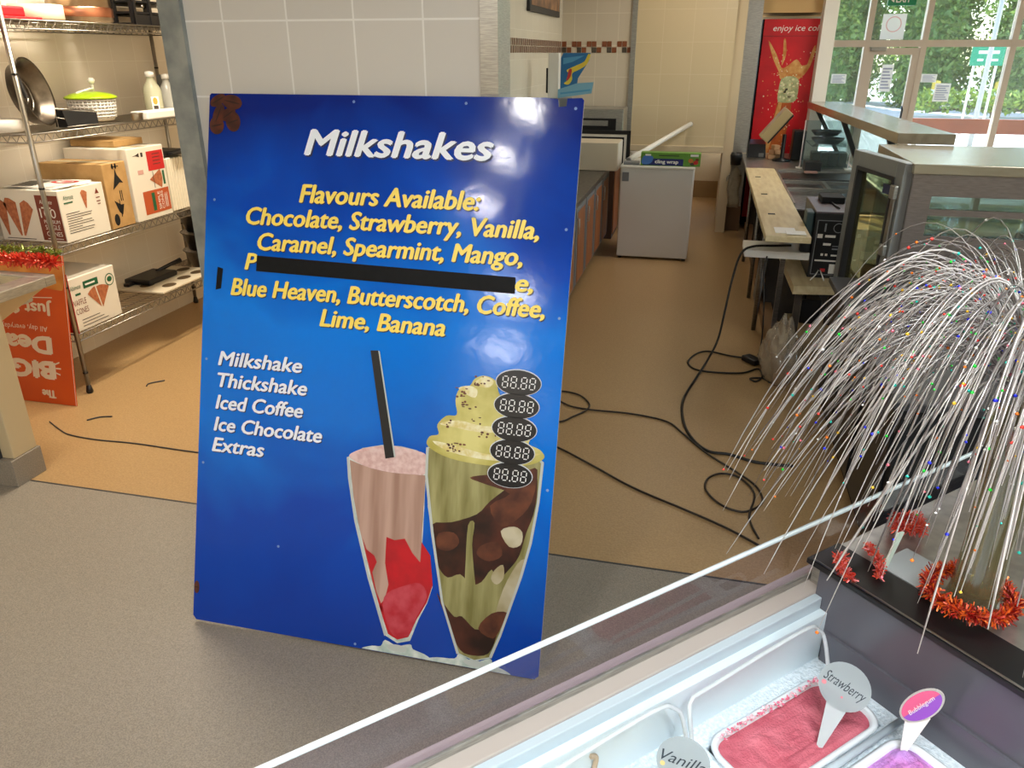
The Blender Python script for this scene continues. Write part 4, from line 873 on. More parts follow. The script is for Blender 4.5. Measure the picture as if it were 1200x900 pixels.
# plastic bag
t = thing('plastic_bag', 'crumpled clear plastic bag standing on the floor by the counter kick', 'bag', (.57, 4.52, 0), 0, None, True)
b = MB(); bmesh.ops.create_icosphere(b.b, subdivisions=4, radius=1)
for v in b.b.verts:
    n_ = noise.noise(v.co*2.2)*.35 + noise.noise(v.co*6)*.14
    v.co = V(.56 + v.co.x*(.11 + .05*n_) * (1.1 - .5*max(0, v.co.z)), 4.52 + v.co.y*(.20+.06*n_)*(1.1-.5*max(0, v.co.z)), max(.004, .17 + v.co.z*.2*(1+n_)))
for f in b.b.faces: f.smooth = True
b.build('bag', glass_mat('bag_film', (236, 230, 220), .14, .18, .30, (204, 190, 168)), t)
M_cab = mat('cable_black', (16, 15, 15), .5); M_cabb = mat('cable_brown', (40, 30, 24), .5)
F = .007
cable('power_lead', 'thick black power lead looping from the counter down to the floor', [(.60, 5.12, .675), (.50, 5.10, .672), (.36, 5.03, .675), (.29, 4.96, .64), (.25, 4.86, .50), (.225, 4.78, .32), (.20, 4.74, .14), (.15, 4.66, .03), (.09, 4.42, F), (.02, 4.05, F), (.03, 3.77, F), (.08, 3.58, F), (.16, 3.46, F), (.26, 3.45, F), (.38, 3.40, F), (.55, 3.40, F)], .0075, M_cab, 'cable')
cable('thin_cord', 'thin black cord dropping from the shelf edge to the plug adapter', [(.45, 4.98, .63), (.44, 4.95, .55), (.46, 4.88, .35), (.475, 4.86, .12), (.46, 4.81, .03)], .005, M_cab, 'cable')
cable('adapter_lead', 'black lead coiled on the floor from the plug adapter', [(.40, 4.80, F), (.29, 4.82, F), (.15, 4.87, F), (.07, 4.79, F), (.03, 4.64, F), (.08, 4.53, F), (.21, 4.51, F), (.36, 4.54, F), (.455, 4.63, F), (.47, 4.50, F), (.43, 4.42, F), (.40, 4.46, F), (.47, 4.48, F), (.51, 4.42, F)], .0055, M_cab, 'cable')
t = thing('plug_adapter', 'black plug adapter lying on the floor at the end of the coiled lead', 'adapter', (.42, 4.73, 0), 0, None, True)
MB().box(-.035, .035, -.06, .06, .004, .04, .008, Matrix.Translation((.42, 4.74, 0)) @ Matrix.Rotation(.7, 4, 'Z')).build('body', M_black, t)
cable('floor_lead', 'long brown lead curling across the aisle floor from behind the sign', [(-.78, 3.55, F), (-.61, 3.61, F), (-.55, 3.69, F), (-.49, 3.79, F), (-.49, 3.88, F), (-.56, 3.98, F), (-.66, 4.01, F), (-.72, 3.96, F), (-.60, 3.83, F), (-.47, 3.80, F), (-.25, 3.80, F), (-.06, 3.75, F), (.03, 3.63, F), (.15, 3.44, F), (.28, 3.29, F), (.37, 3.17, F), (.39, 3.04, F), (.33, 2.95, F), (.27, 2.94, F), (.2, 2.99, F), (.15, 3.09, F), (.16, 3.19, F), (.22, 3.25, F), (.30, 3.23, F), (.36, 3.1, F), (.33, 2.9, F), (.36, 2.75, F)], .005, M_cabb, 'cable')
cable('straight_lead', 'straight brown lead lying across the aisle floor nearer the grey floor', [(-.85, 3.5, F), (-.57, 3.33, F), (-.39, 3.2, F), (-.17, 3.03, F), (.06, 2.9, F), (.23, 2.8, F), (.36, 2.70, F)], .005, M_cabb, 'cable')

# ================================================================== DISPLAY FRIDGE WITH OPEN GLASS DOOR
t = thing('display_fridge', 'stainless display fridge with glass door ajar at the near end of the counter', 'fridge', (1.4, 4.7, 0), 0, None, True)
X0, X1, Y0, Y1, Z0, Z1 = 1.05, 1.95, 4.35, 5.28, .10, 1.288
mb = MB()
mb.box(X0-.01, X1, Y0-.012, Y1, Z1-.05, Z1, .004)
mb.build('top_panel', mat('fridge_top', (186, 178, 156), .25, .7, (200, 194, 172), 7, 3, (.6, 4, 3)), t)
mb = MB().box(X0, X0+.10, Y0, Y0+.04, Z0, Z1-.05).box(X1-.05, X1, Y0, Y0+.04, Z0, Z1-.05).box(X0+.10, X1-.05, Y0, Y0+.04, 1.13, Z1-.05).box(X0+.10, X1-.05, Y0, Y0+.04, Z0, .93).box(X0+.10, X1-.05, Y0, Y0+.04, 1.035, 1.065)
mb.build('end_panel', mat('fridge_steel', (142, 132, 126), .26, .5, (156, 146, 140), 20, 2, (1, 1, 8)), t)
MB().box(X0+.10, X1-.05, Y0+.018, Y0+.024, .93, 1.13).build('end_glass', glass_mat('tinted_glass', (220, 226, 224), .10), t)
MB().box(X1-.04, X1, Y0+.04, Y1, Z0, .80).box(X0, X1, Y0, Y1, 0, Z0).box(X0+.02, X1-.04, Y1-.03, Y1, Z0, .55).build('carcass', M_steeld, t)
MB().box(X0+.02, X1-.04, Y1-.02, Y1-.012, .55, Z1-.05).build('back_glass', M_cglass, t)
MB().box(X1-.03, X1-.022, Y0+.04, Y1-.03, .80, Z1-.05).build('front_glass', M_cglass, t)
for z in (.86, 1.045): MB().box(X0+.04, X1-.05, Y0+.05, Y1-.04, z, z+.012).build('shelf', M_cglass, t)
HP = V(1.035, 4.385, 0); dirv = V(.885-1.035, 4.985-4.385, 0).normalized(); nrm = V(-dirv.y, dirv.x, 0)   # nrm looks to the aisle
Md = Matrix(((dirv.x, nrm.x, 0, HP.x), (dirv.y, nrm.y, 0, HP.y), (0, 0, 1, 0), (0, 0, 0, 1)))
L = .62; za, zb = .42, 1.285
d = MB()
for a in ((0, .085, za, zb), (L-.085, L, za, zb), (.085, L-.085, za, za+.085), (.085, L-.085, zb-.085, zb)): d.box(a[0], a[1], -.03, .03, a[2], a[3], .004, Md)
d = d.build('door', mat('door_alu', (158, 160, 158), .3, .4), t)
g = MB()
for a in ((.08, .10, za+.08, zb-.08), (L-.10, L-.08, za+.08, zb-.08), (.10, L-.10, za+.08, za+.10), (.10, L-.10, zb-.10, zb-.08)): g.box(a[0], a[1], -.02, .038, a[2], a[3], 0, Md)
g.build('gasket', M_dgrey, d)
MB().box(.10, L-.10, -.006, .004, za+.10, zb-.10, 0, Md).build('door_glass', glass_mat('door_glass_m', (206, 206, 178), .10, .03, .12, (150, 146, 110)), d)
MB().box(.02, .06, .031, .045, .80, 1.16, .004, Md).m(1).box(.015, .07, .03, .055, 1.10, 1.17, .006, Md).box(.015, .07, .03, .055, .80, .86, .006, Md).build('hinge', [M_chrome, M_steel], d)
MB().box(.13, .24, .004, .008, 1.10, 1.15, 0, Md).build('sticker', mat('sticker_navy', (46, 54, 92), .5), d)

# ================================================================== DRINKS FRIDGE, SIGNS ON THE SHOP FRONT
t = thing('drinks_fridge', 'tall red drinks fridge at the end of the shop beside the window post', 'fridge', (.75, 9.3, 0), 0, None, True)
VX0, VX1, VY = .47, 1.06, 8.995
MB().box(VX0, VX1, VY+.01, 9.7, .03, 2.115, .006).build('cabinet', M_blackm, t)
for x in (VX0+.06, VX1-.06): MB().lathe([(.025, 0), (.025, .03)], (x, 9.3, 0), 10).build('foot', M_black, t)
M_vr = mat('fridge_red', (214, 14, 30), .35, 0, (190, 10, 26), 4, 3)
MB().box(VX0+.015, VX1, VY-.01, VY+.01, .12, 2.115, .004).build('front_panel', M_vr, t)
MB().box(VX0+.015, VX1, VY-.014, VY-.0105, 1.955, 1.96).build('header_line', mat('red_dark', (140, 8, 20), .4), t)
fr = fy_face(VY-.0105, VX0+.015, .12)
lab(MB().text(fr, 'enjoy ice cold', .095, .58, 1.885, .058, .001, .18).build('lettering', M_wprint, t), 'white slanted lettering')
mb = MB(); R = random.Random(11)
mb.m(0).poly(fr, [(.13, .62), (.30, .62), (.37, 1.02), (.365, 1.24), (.27, 1.28), (.225, 1.22), (.20, 1.0)], .001)
mb.m(1).poly(fr, [(.13, .62), (.17, .62), (.25, 1.0), (.275, 1.24), (.25, 1.26), (.20, 1.0)], .0014)
mb.m(2).poly(fr, smooth([(.225, 1.22), (.30, 1.20), (.40, 1.22), (.415, 1.33), (.40, 1.43), (.32, 1.46), (.235, 1.43), (.22, 1.32)], 3), .0016)
mb.m(1).poly(fr, smooth([(.225, 1.43), (.30, 1.46), (.41, 1.43), (.46, 1.52), (.50, 1.58), (.42, 1.56), (.36, 1.62), (.28, 1.56), (.22, 1.54), (.16, 1.66), (.06, 1.80), (.13, 1.62), (.20, 1.50)], 3), .0012)
mb.m(1).poly(fr, smooth([(.44, 1.46), (.50, 1.56), (.53, 1.72), (.51, 1.74), (.47, 1.58)], 3), .0013).poly(fr, smooth([(.22, 1.56), (.25, 1.66), (.23, 1.80), (.21, 1.80), (.22, 1.66)], 3), .0013)
for k in range(170):
    a = R.gauss(.30, .12); b = R.gauss(1.36, .16) if k % 2 else R.uniform(.75, 1.7)
    if .02 < a < .56: mb.m(R.choice((1, 1, 4, 3))).ell(fr, a, b, R.uniform(.002, .007), R.uniform(.002, .009), .0018, 6)
for k in range(26): mb.m(3).ell(fr, R.uniform(.23, .40), R.uniform(1.23, 1.43), R.uniform(.008, .02), R.uniform(.008, .016), .0019, 7)
lab(mb.build('splash_print', [mat('drink_amber', (206, 110, 30), .4, 0, (160, 66, 20), 6, 3), mat('splash_gold', (222, 176, 104), .4, 0, (196, 120, 50), 14, 3), mat('ice_green', (150, 160, 110), .4, 0, (196, 200, 150), 20, 3), mat('ice_pale', (226, 222, 176), .4), mat('drop_white', (244, 214, 200), .4)], t), 'printed splash of amber drink with ice')
t = thing('exit_sign', 'green exit sign hanging at the top of the shop front', 'sign', (1.9, 9.8, 2.26), 0, None, True)
MB().box(1.765, 2.045, 9.79, 9.83, 2.262, 2.42, .004).build('box', mat('exit_green', (0, 132, 84), .4), t)
fr = fy_face(9.789, 1.765, 2.262); MB().text(fr, 'EXIT', .08, .22, .03, .075, .001, 0, 0, .002).poly(fr, [(.03, .05), (.06, .03), (.06, .07)], .001).build('lettering', M_wprint, t)
MB().tube([(1.905, 9.81, 2.42), (1.905, 9.81, CEIL)], .008, 8).build('stem', M_steel, t)
def paper_mat(name, c):
    m = bpy.data.materials.new(name); m.use_nodes = True; t = m.node_tree; p = t.nodes['Principled BSDF']; p.inputs['Base Color'].default_value = lin(c); p.inputs['Roughness'].default_value = .7
    tl = t.nodes.new('ShaderNodeBsdfTranslucent'); tl.inputs[0].default_value = lin(c); mx = t.nodes.new('ShaderNodeMixShader'); mx.inputs[0].default_value = .5
    t.links.new(p.outputs[0], mx.inputs[1]); t.links.new(tl.outputs[0], mx.inputs[2]); t.links.new(mx.outputs[0], t.nodes['Material Output'].inputs[0]); return m
M_paper = paper_mat('paper_sheet', (236, 234, 230)); M_pgrey = paper_mat('paper_lines', (170, 172, 190)); M_pink = paper_mat('paper_pink', (236, 180, 176))
def poster(label, x0, x1, z0, z1, kind):
    t = thing('window_notice', label, 'notice', ((x0+x1)/2, WY-.004, z0), 0, 'paper notices on the shop front glass', True)
    MB().box(x0, x1, WY-.004, WY-.001, z0, z1).build('sheet', M_paper, t)
    fr = fy_face(WY-.0042, x0, z0); w_, h_ = x1-x0, z1-z0; mb = MB()
    if kind == 'ring': [mb.m(1).poly(fr, [(w_/2 + q*math.cos(2*PI*(k+e)/24)*w_, h_*.6 + q*math.sin(2*PI*(k+e)/24)*w_) for q, e in ((.29, 0), (.33, 0), (.33, 1), (.29, 1))], .0004) for k in range(24)]
    else:
        for i in range(7): mb.m(0).rect(fr, w_*.1, h_*(.1+.12*i), w_*(.9 - .1*(i % 3)), h_*(.16+.12*i), .0004)
    mb.build('print', [M_pgrey, M_pink, M_paper], t)
poster('white sheet with a pale ring on the glass above the door', 1.78, 2.02, 1.935, 2.19, 'ring')
poster('white notice high on the door glass', 1.86, 1.98, 1.40, 1.68, 'text')
poster('small notice at the left window beside the post', 1.34, 1.50, 1.48, 1.58, 'text')
poster('small notice in the window right of the door', 2.28, 2.44, 1.50, 1.585, 'text')
poster('grey notice below the small one, right of the door', 2.44, 2.60, 1.30, 1.49, 'text')

# ================================================================== OUTSIDE
M_conc = mat('concrete', (206, 202, 194), .8, 0, (190, 186, 178), 1.5, 4)
struct('ground', MB().box(-30, 60, 10.06, 90, -.12, -.06), M_conc)
t = thing('red_rail', 'low red-brown board rail standing outside the shop window', 'rail', (4.4, 11.5, -.06), 0, None, True)
MB().box(2.45, 7.5, 11.48, 11.53, .84, 1.02, .004).build('board', mat('rail_red', (158, 84, 58), .6, 0, (146, 74, 50), 3, 3), t)
for x in (2.7, 4.2, 5.8, 7.3): MB().box(x-.03, x+.03, 11.53, 11.59, -.06, 1.0).build('post', M_wpaint, t)
def leafy(mb, c, rx, rz, n, size, R, nm=2):
    for k in range(n):
        d = V(R.gauss(0, 1), R.gauss(0, 1), R.gauss(0, 1)).normalized(); f = .45 + .55*R.random()**.5
        f *= 1 + .22*noise.noise(d*2.3 + V(*c))
        p = V(c[0] + d.x*rx*f, c[1] + d.y*rx*f, c[2] + d.z*rz*f)
        a = V(R.gauss(0, 1), R.gauss(0, 1), R.gauss(0, 1)).normalized(); b = a.cross(V(R.gauss(0, 1), R.gauss(0, 1), R.gauss(0, 1))).normalized(); s_ = size*(.6 + .8*R.random())
        mb.mi = R.randrange(nm)
        vs = [mb.b.verts.new(p + a*s_*q), mb.b.verts.new(p + b*s_*.5*q), mb.b.verts.new(p - a*s_*q), mb.b.verts.new(p - b*s_*.5*q)] if (q := 1) else []
        mb._f(vs)
R = random.Random(21)
for k in range(12):
    x = 2.4 + k*1.65; y = 33 if k % 2 else 36.6; h = R.uniform(7, 9)
    t = thing('roadside_tree', 'dense green tree in the tree line across the road', 'tree', (x, y, -.06), 0, 'trees across the road', True)
    MB().tube([(x, y, -.06), (x+.1, y, 1.6), (x-.1, y+.1, 4), (x, y, h*.75)], [.16, .13, .1, .05], 8).build('trunk', M_bark, t)
    mb = MB()
    for q in range(8): leafy(mb, (x + R.uniform(-.2, .2), y + R.uniform(-.2, .2), 0.7 + q*(h-1.8)/7), 1.3, 1.1, 1000, .105, R)
    for q in range(9):
        z_ = .6 + q*(h-2)/8; mb.mi = 1
        r_ = bmesh.ops.create_icosphere(mb.b, subdivisions=3, radius=1)
        for v in r_['verts']:
            k_ = 1 + .35*noise.noise(v.co*2.6 + V(x, q, y)); v.co = V(x + v.co.x*.70*k_, y + v.co.y*.70*k_, z_ + v.co.z*.6*k_)
        for f in {f for v in r_['verts'] for f in v.link_faces}: f.material_index = 1
    mb.build('crown', [M_leaf, M_leaf2], t)
t = thing('low_hedge', 'low clipped green hedge beside the road', 'hedge', (8.6, 28, -.06), 0, None, True)
mb = MB()
for q in range(8): leafy(mb, (6.6 + q*.62, 28, .42), .42, .36, 260, .08, R)
mb.build('foliage', [M_leaf, mat('leaf_lime', (150, 168, 60), .6)], t)
MB().tube([(6.7, 28, .1), (8.0, 28, .25), (10.9, 28, .1)], .05, 6).tube([(8.6, 28, -.06), (8.6, 28, .25)], .04, 6).build('stem', M_bark, t)
t = thing('road_sign', 'green road direction sign on two posts beside the hedge', 'sign', (6.4, 22, -.06), 0, None, True)
for x in (6.14, 6.62): MB().tube([(x, 22.03, -.06), (x, 22.03, 1.95)], .03, 8).build('post', M_wpaint, t)
MB().box(6.02, 6.74, 21.98, 22.01, 1.52, 1.95, .004).build('panel', mat('road_green', (0, 140, 100), .5), t)
fr = fy_face(21.979, 6.02, 1.52); MB().rect(fr, .15, .26, .60, .33, .002).rect(fr, .15, .10, .28, .15, .002).rect(fr, .34, .10, .60, .15, .002).build('marking', M_wprint, t)
t = thing('lamp_post', 'slender white lamp post standing in front of the road sign', 'post', (5.26, 18, -.06), 0, None, True)
MB().tube([(5.26, 18, -.06), (5.26, 18, 5.5)], [.05, .04], 12).build('pole', mat('pole_grey', (176, 176, 172), .5), t)
MB().box(5.14, 5.38, 17.88, 18.12, -.06, -.03).build('base_plate', M_grey, t)
for i, (x, y) in enumerate(((7.6, 31), (9.4, 30.5))):
    t = thing('yellow_bollard', 'yellow bollard left of the hedge across the road' if i == 0 else 'yellow bollard right of the lamp post across the road', 'bollard', (x, y, -.06), 0, None, True)
    MB().lathe([(0, 0), (.14, 0), (.14, .9), (.12, .97), (0, 1.0)], (x, y, -.06), 14).build('post', mat('bollard_yellow', (226, 186, 60), .5), t)
    MB().lathe([(.143, .55), (.143, .7)], (x, y, -.06), 14, cap=False).build('band', M_wprint, t)

# ================================================================== ICE CREAM FREEZER (turned 45 degrees to the shop)
RZ = PI/4
M_fz = mat('freezer_white', (214, 228, 234), .35); M_fbeige = mat('freezer_rim', (178, 168, 160), .4); M_fgrey = mat('freezer_grey', (186, 200, 208), .35)
M_frost = mat('frosted_deck', (206, 220, 228), .6, 0, (230, 240, 246), 160, 3, None, .5)
M_dark = mat('freezer_dark', (84, 84, 92), .22, 0, (96, 96, 104), 3, 3)
M_fglass = glass_mat('freezer_glass', (246, 243, 250), .045, .03, 0)
fz = thing('ice_cream_freezer', 'white scooping freezer with glass guard in the near right corner', 'freezer', (0, 0, 0), RZ)
UA, UB = -.75, 1.06
MB().box(UA, 1.60, .70, .735, 0, .895, .004).box(UA, 1.60, -.16, -.12, 0, .895, .004).box(UA, UA+.04, -.12, .70, 0, .895).box(1.56, 1.60, -.12, .70, 0, .895).build('body', M_fz, fz)
MB().box(UA, 1.60, .675, .735, .895, .905, .002).build('rim', M_fbeige, fz)
MB().box(UA, 1.60, .703, .708, .905, .918, .001).build('glass_channel', M_steel, fz)
MB().box(UA, 1.60, .712, .718, .905, 1.018).build('guard_glass', M_fglass, fz)
MB().tube([(UA, .715, 1.02), (1.60, .715, 1.02)], .0045, 10).build('glass_edge', mat('polished_edge', (224, 232, 236), .2), fz)
ln = MB().m(1).box(UA, UB, .660, .676, .872, .900, .002).m(0).box(UA, UB, .645, .675, .66, .876, .001)
ln.build('liner', [M_fz, M_fgrey, M_fgrey], fz)
MB().box(UA, 1.06, -.12, .645, .60, .62).build('tub_floor', M_frost, fz)
dk = MB()
PU = [(-.22, .07), (.10, .39), (.42, .70), (.735, 1.015)]; PL = [(.485, .605), (.33, .45), (.175, .295), (.02, .14)]
us = [UA] + [v for p in PU for v in p] + [UB]; ls = [-.12] + sorted(v for p in PL for v in p) + [.645]
for i in range(len(us)-1):
    for j in range(len(ls)-1):
        if i % 2 == 1 and j % 2 == 1: continue
        dk.box(us[i], us[i+1], ls[j], ls[j+1], .762, .776)
dk.build('deck', M_frost, fz)
MB().box(1.06, 1.075, -.12, .675, .60, .962).box(UB-.006, 1.06, -.12, .64, .775, .84).build('end_wall', M_dark, fz)
MB().box(1.052, 1.14, -.12, .70, .955, .966, .002).build('end_trim', M_black, fz)
MB().box(1.14, 1.60, -.12, .70, .948, .960, .003).box(1.075, 1.60, -.12, .70, .90, .947).build('end_top', M_steel, fz)
MB().tube([(1.056, -.1, .968), (1.056, .69, .968)], .0018, 6).build('trim_bead', M_chrome, fz)
# wire divider loops
def loop(u0, u1, y):
    pts = smooth([(u0, y-.03, .777), (u0, y-.012, .85), (u0+.012, y, .872), (u0+.05, y+.002, .876), (u1-.06, y+.002, .890), (u1-.015, y, .876), (u1, y-.008, .848), (u1, y-.03, .777)], 5, False)
    MB().tube(pts, .0036, 8).build('wire_divider', mat('wire_white', (206, 214, 218), .3), fz)
loop(.70, 1.025, .625); loop(.39, .69, .625)
MB().tube([(.70, .468, .79), (1.04, .468, .79)], .006, 8).build('pan_bar', M_fgrey, fz)
mb = MB()
R = random.Random(4)
for (u, y, z, r_) in [(.43, .6435, .83, .008), (.50, .6438, .825, .006), (.52, .6438, .83, .009), (.53, .6438, .81, .006)]: pass
frw = frame((0, .6395, 0), (1, 0, 0), (0, 0, 1))
lab(MB().poly((V(0, .6445, 0), V(-1, 0, 0), V(0, 0, 1), V(0, -1, 0)), smooth([(-.47, .838), (-.45, .845), (-.44, .83), (-.452, .818), (-.47, .825)], 3), .0006).build('stain', mat('stain_cream', (204, 184, 118), .5), fz), 'yellowish cream drop')
lab(MB().tube(smooth([(.53, .642, .845), (.54, .641, .838), (.535, .639, .81), (.545, .636, .79), (.55, .615, .779), (.56, .60, .778)], 4, False), [.004]*21, 8).build('smear', mat('stain_beige', (184, 164, 140), .5), fz), 'beige ice cream smear')

def rrect(u0, u1, y0, y1, r, n=6):
    P = []
    for cx, cy, a in ((u1-r, y1-r, 0), (u0+r, y1-r, PI/2), (u0+r, y0+r, PI), (u1-r, y0+r, 1.5*PI)):
        for k in range(n+1): P.append((cx + r*math.cos(a + PI/2*k/n), cy + r*math.sin(a + PI/2*k/n)))
    return P
M_pan = mat('pan_plastic', (226, 232, 236), .35)
def pan(label, u0, u1, y0, y1, m, bump, seed, group='ice cream pans in the freezer'):
    cu, cy = (u0+u1)/2, (y0+y1)/2
    w_ = Matrix.Rotation(RZ, 3, 'Z') @ V(cu, cy, .64)
    t = thing('ice_cream_pan', label, 'ice cream', (w_.x, w_.y, .64), RZ, group)
    a, b = (u1-u0)/2, (y1-y0)/2
    mb = MB(); rings = []
    for off, z in ((-.012, .0), (-.003, .135), (.004, .139), (.007, .146), (.002, .149), (-.004, .146), (-.006, .135), (-.016, .01)):
        rings.append([mb.b.verts.new(V(x, y, z)) for x, y in rrect(-a-off, a+off, -b-off, b+off, .034+off)])
    N = len(rings[0])
    for A, B in zip(rings, rings[1:]):
        for k in range(N): mb._f([A[k], A[(k+1) % N], B[(k+1) % N], B[k]], True)
    mb._f(rings[0][::-1]); mb._f(rings[-1])
    mb.build('pan', M_pan, t)
    mb = MB(); P = rrect(-a+.005, a-.005, -b+.005, b-.005, .030, 14); N = len(P); nr = 34; g = []
    def top(px_, py_, f):
        n1 = noise.noise(V(px_*14+seed, py_*14, seed)); n2 = noise.noise(V(px_*60, py_*60, seed*2)); n3 = noise.noise(V(px_*190, py_*190, seed))
        return V(px_, py_, .143 + bump*(n1*.010 + n2*.005 + n3*.0022)*min(1, (1.02-f)*6) - .004*f**8)
    for i in range(1, nr+1):
        f = i/nr; g.append([mb.b.verts.new(top(x*f, y*f, f)) for x, y in P])
    c0 = mb.b.verts.new(top(0, 0, 0))
    for k in range(N): mb._f([c0, g[0][k], g[0][(k+1) % N]], True)
    for A, B in zip(g, g[1:]):
        for k in range(N): mb._f([A[k], B[k], B[(k+1) % N], A[(k+1) % N]], True)
    mb.build('ice_cream', m, t)
    return t
M_straw = mat('strawberry_ice', (208, 112, 126), .6, 0, (190, 88, 104), 26, 4, None, .4, 240)
M_lilac = mat('bubblegum_ice', (186, 140, 214), .55, 0, (226, 120, 186), 9, 4, None, .5, 160)
M_vanil = mat('vanilla_ice', (236, 226, 196), .55, 0, (226, 212, 172), 20, 4, None, .4, 200)
sp_ = pan('deep pink strawberry ice cream in a white pan beside the glass', *PU[3], *PL[0], M_straw, .8, 1.7)
mb = MB(); R = random.Random(31)
for k in range(150):
    x = R.uniform(-.12, .125); s2 = R.uniform(.001, .0034); mb.mi = R.randrange(2)
    mb.lathe([(0, -s2*.6), (s2, 0), (0, s2*.7)], (x, .0555 + R.gauss(0, .0028), .149), 6, cap=False)
o = mb.build('frost_crumbs', [mat('crumb_pink', (236, 120, 150), .6), mat('crumb_pale', (244, 206, 214), .6)], sp_); o['kind'] = 'stuff'
pan('lilac and pink swirled ice cream in the pan at the bottom right', *PU[3], *PL[1], M_lilac, 1.8, 5.1)
pan('pale vanilla ice cream in the pan left of the strawberry', *PU[2], *PL[0], M_vanil, .8, 8.3)
def flav(label, name, c, tip, rx, ry, mats, kind, roll=0):
    c = V(*c); tip = V(*tip); up = (c - tip).normalized()
    camd = (Matrix.Rotation(-RZ, 3, 'Z') @ V(0, 0, 1.8)) - c; camd.normalize()
    n = (camd - up*camd.dot(up)).normalized(); u = up.cross(n).normalized()
    cr, sr = math.cos(roll), math.sin(roll); u2 = u*cr + up*sr; v2 = up*cr - u*sr
    w_ = Matrix.Rotation(RZ, 3, 'Z') @ tip
    t = thing('flavour_tag', label, 'tag', (w_.x, w_.y, w_.z), RZ)
    fr = (c - tip, u2, v2, n); fs = (V(0, 0, 0), u, up, n); H = (c-tip).length
    MB().poly(fs, [(-.003, 0), (.003, 0), (.017, H-ry*.7), (-.017, H-ry*.7)], -.001, .0015).build('spike', mats[0], t)
    MB().ell(fr, 0, 0, rx, ry, 0, 36).poly(fr, [(rx*math.cos(2*PI*k/36), ry*math.sin(2*PI*k/36)) for k in range(36)], 0, .002).build('disc', mats[0], t)
    mb = MB()
    if kind == 'lilac':
        mb.m(0).ell(fr, 0, 0, rx*.9, ry*.88, .0006, 36).m(1).poly(fr, [(rx*.9*math.cos(PI*k/18), ry*.88*math.sin(PI*k/18)) for k in range(19)], .0008)
        mb.m(2).text(fr, name, -rx*.62, rx*.62, -ry*.12, ry*.34, .0012, .25)
    else:
        mb.m(0).text(fr, name, -rx*.84, rx*.84, -ry*.16, ry*.46, .0006, .35)
        mb.m(1).ell(fr, -rx*.72, -ry*.3, rx*.1, ry*.1, .0006, 10).ell(fr, rx*.1, -ry*.45, rx*.05, ry*.05, .0006, 8)
    mb.build('print', mats[1:], t)
    return t
M_tagc = mat('tag_clear', (200, 210, 214), .25, 0, None, 8, 3, None, 0, None, 0, 0, 0, .72); M_ink = mat('tag_ink', (44, 54, 64), .5)
flav('clear round strawberry flavour tag stuck in the pink ice cream', 'Strawberry', (.950, .524, .862), (.880, .506, .776), .040, .037, [M_tagc, M_ink, mat('tag_pinkdot', (214, 130, 140), .5)], 'clear', -.12)
flav('pink and purple oval flavour tag stuck in the lilac ice cream', 'Bubblegum', (1.008, .431, .872), (.985, .430, .780), .040, .020, [M_wprint, mat('tag_purple', (150, 84, 196), .4), mat('tag_pink', (226, 96, 140), .4), M_wprint], 'lilac', 1.1)
flav('clear round flavour tag cut by the bottom edge of the picture', 'Vanilla', (.628, .553, .862), (.60, .53, .776), .038, .036, [M_tagc, M_ink, mat('tag_creamdot', (226, 200, 130), .5)], 'clear', -.1)

# ================================================================== VASE WITH SPARKLING FOUNTAIN SPRAY
def fw(u, y, z=0): 
    p = Matrix.Rotation(RZ, 3, 'Z') @ V(u, y, z); return (p.x, p.y, p.z)
VU, VL, VZ = 1.19, .478, .9605
t = thing('clear_vase', 'tall clear glass vase on the steel top beyond the freezer', 'vase', fw(VU, VL, VZ), RZ)
MB().lathe([(0, 0), (.038, 0), (.042, .006), (.037, .03), (.034, .12), (.037, .25), (.05, .335), (.052, .338), (.047, .335), (.034, .25), (.031, .12), (.033, .03), (0, .014)], n=36, cap=False).build('vase', glass_mat('vase_glass', (226, 222, 196), .14, .03, .16, (176, 168, 134)), t)
sp = thing('fountain_spray', 'silver sparkling fountain spray of drooping strands in the clear vase', 'ornament', fw(VU, VL, VZ+.02), RZ)
MB().tube([(0, 0, 0), (.004, 0, .2), (0, 0, .36)], [.006, .007, .010], 8).build('stem', mat('spray_stem', (150, 150, 140), .4), sp)
R = random.Random(9)
M_st = [mat('strand_silver', (184, 178, 176), .28, .6), mat('strand_pale', (206, 200, 196), .3, .3), mat('strand_grey', (126, 120, 118), .3, .5)]
M_gl = [mat('glint_%s' % n_, c_, .25, .3) for n_, c_ in (('blue', (40, 50, 230)), ('green', (30, 220, 60)), ('red', (250, 70, 60)), ('gold', (250, 200, 60)), ('white', (250, 248, 244)), ('teal', (40, 200, 180)), ('pink', (250, 130, 150)), ('orange', (250, 130, 40)))]  # bead colours imitate glints of light on the strands
sm, gm = MB(), MB()
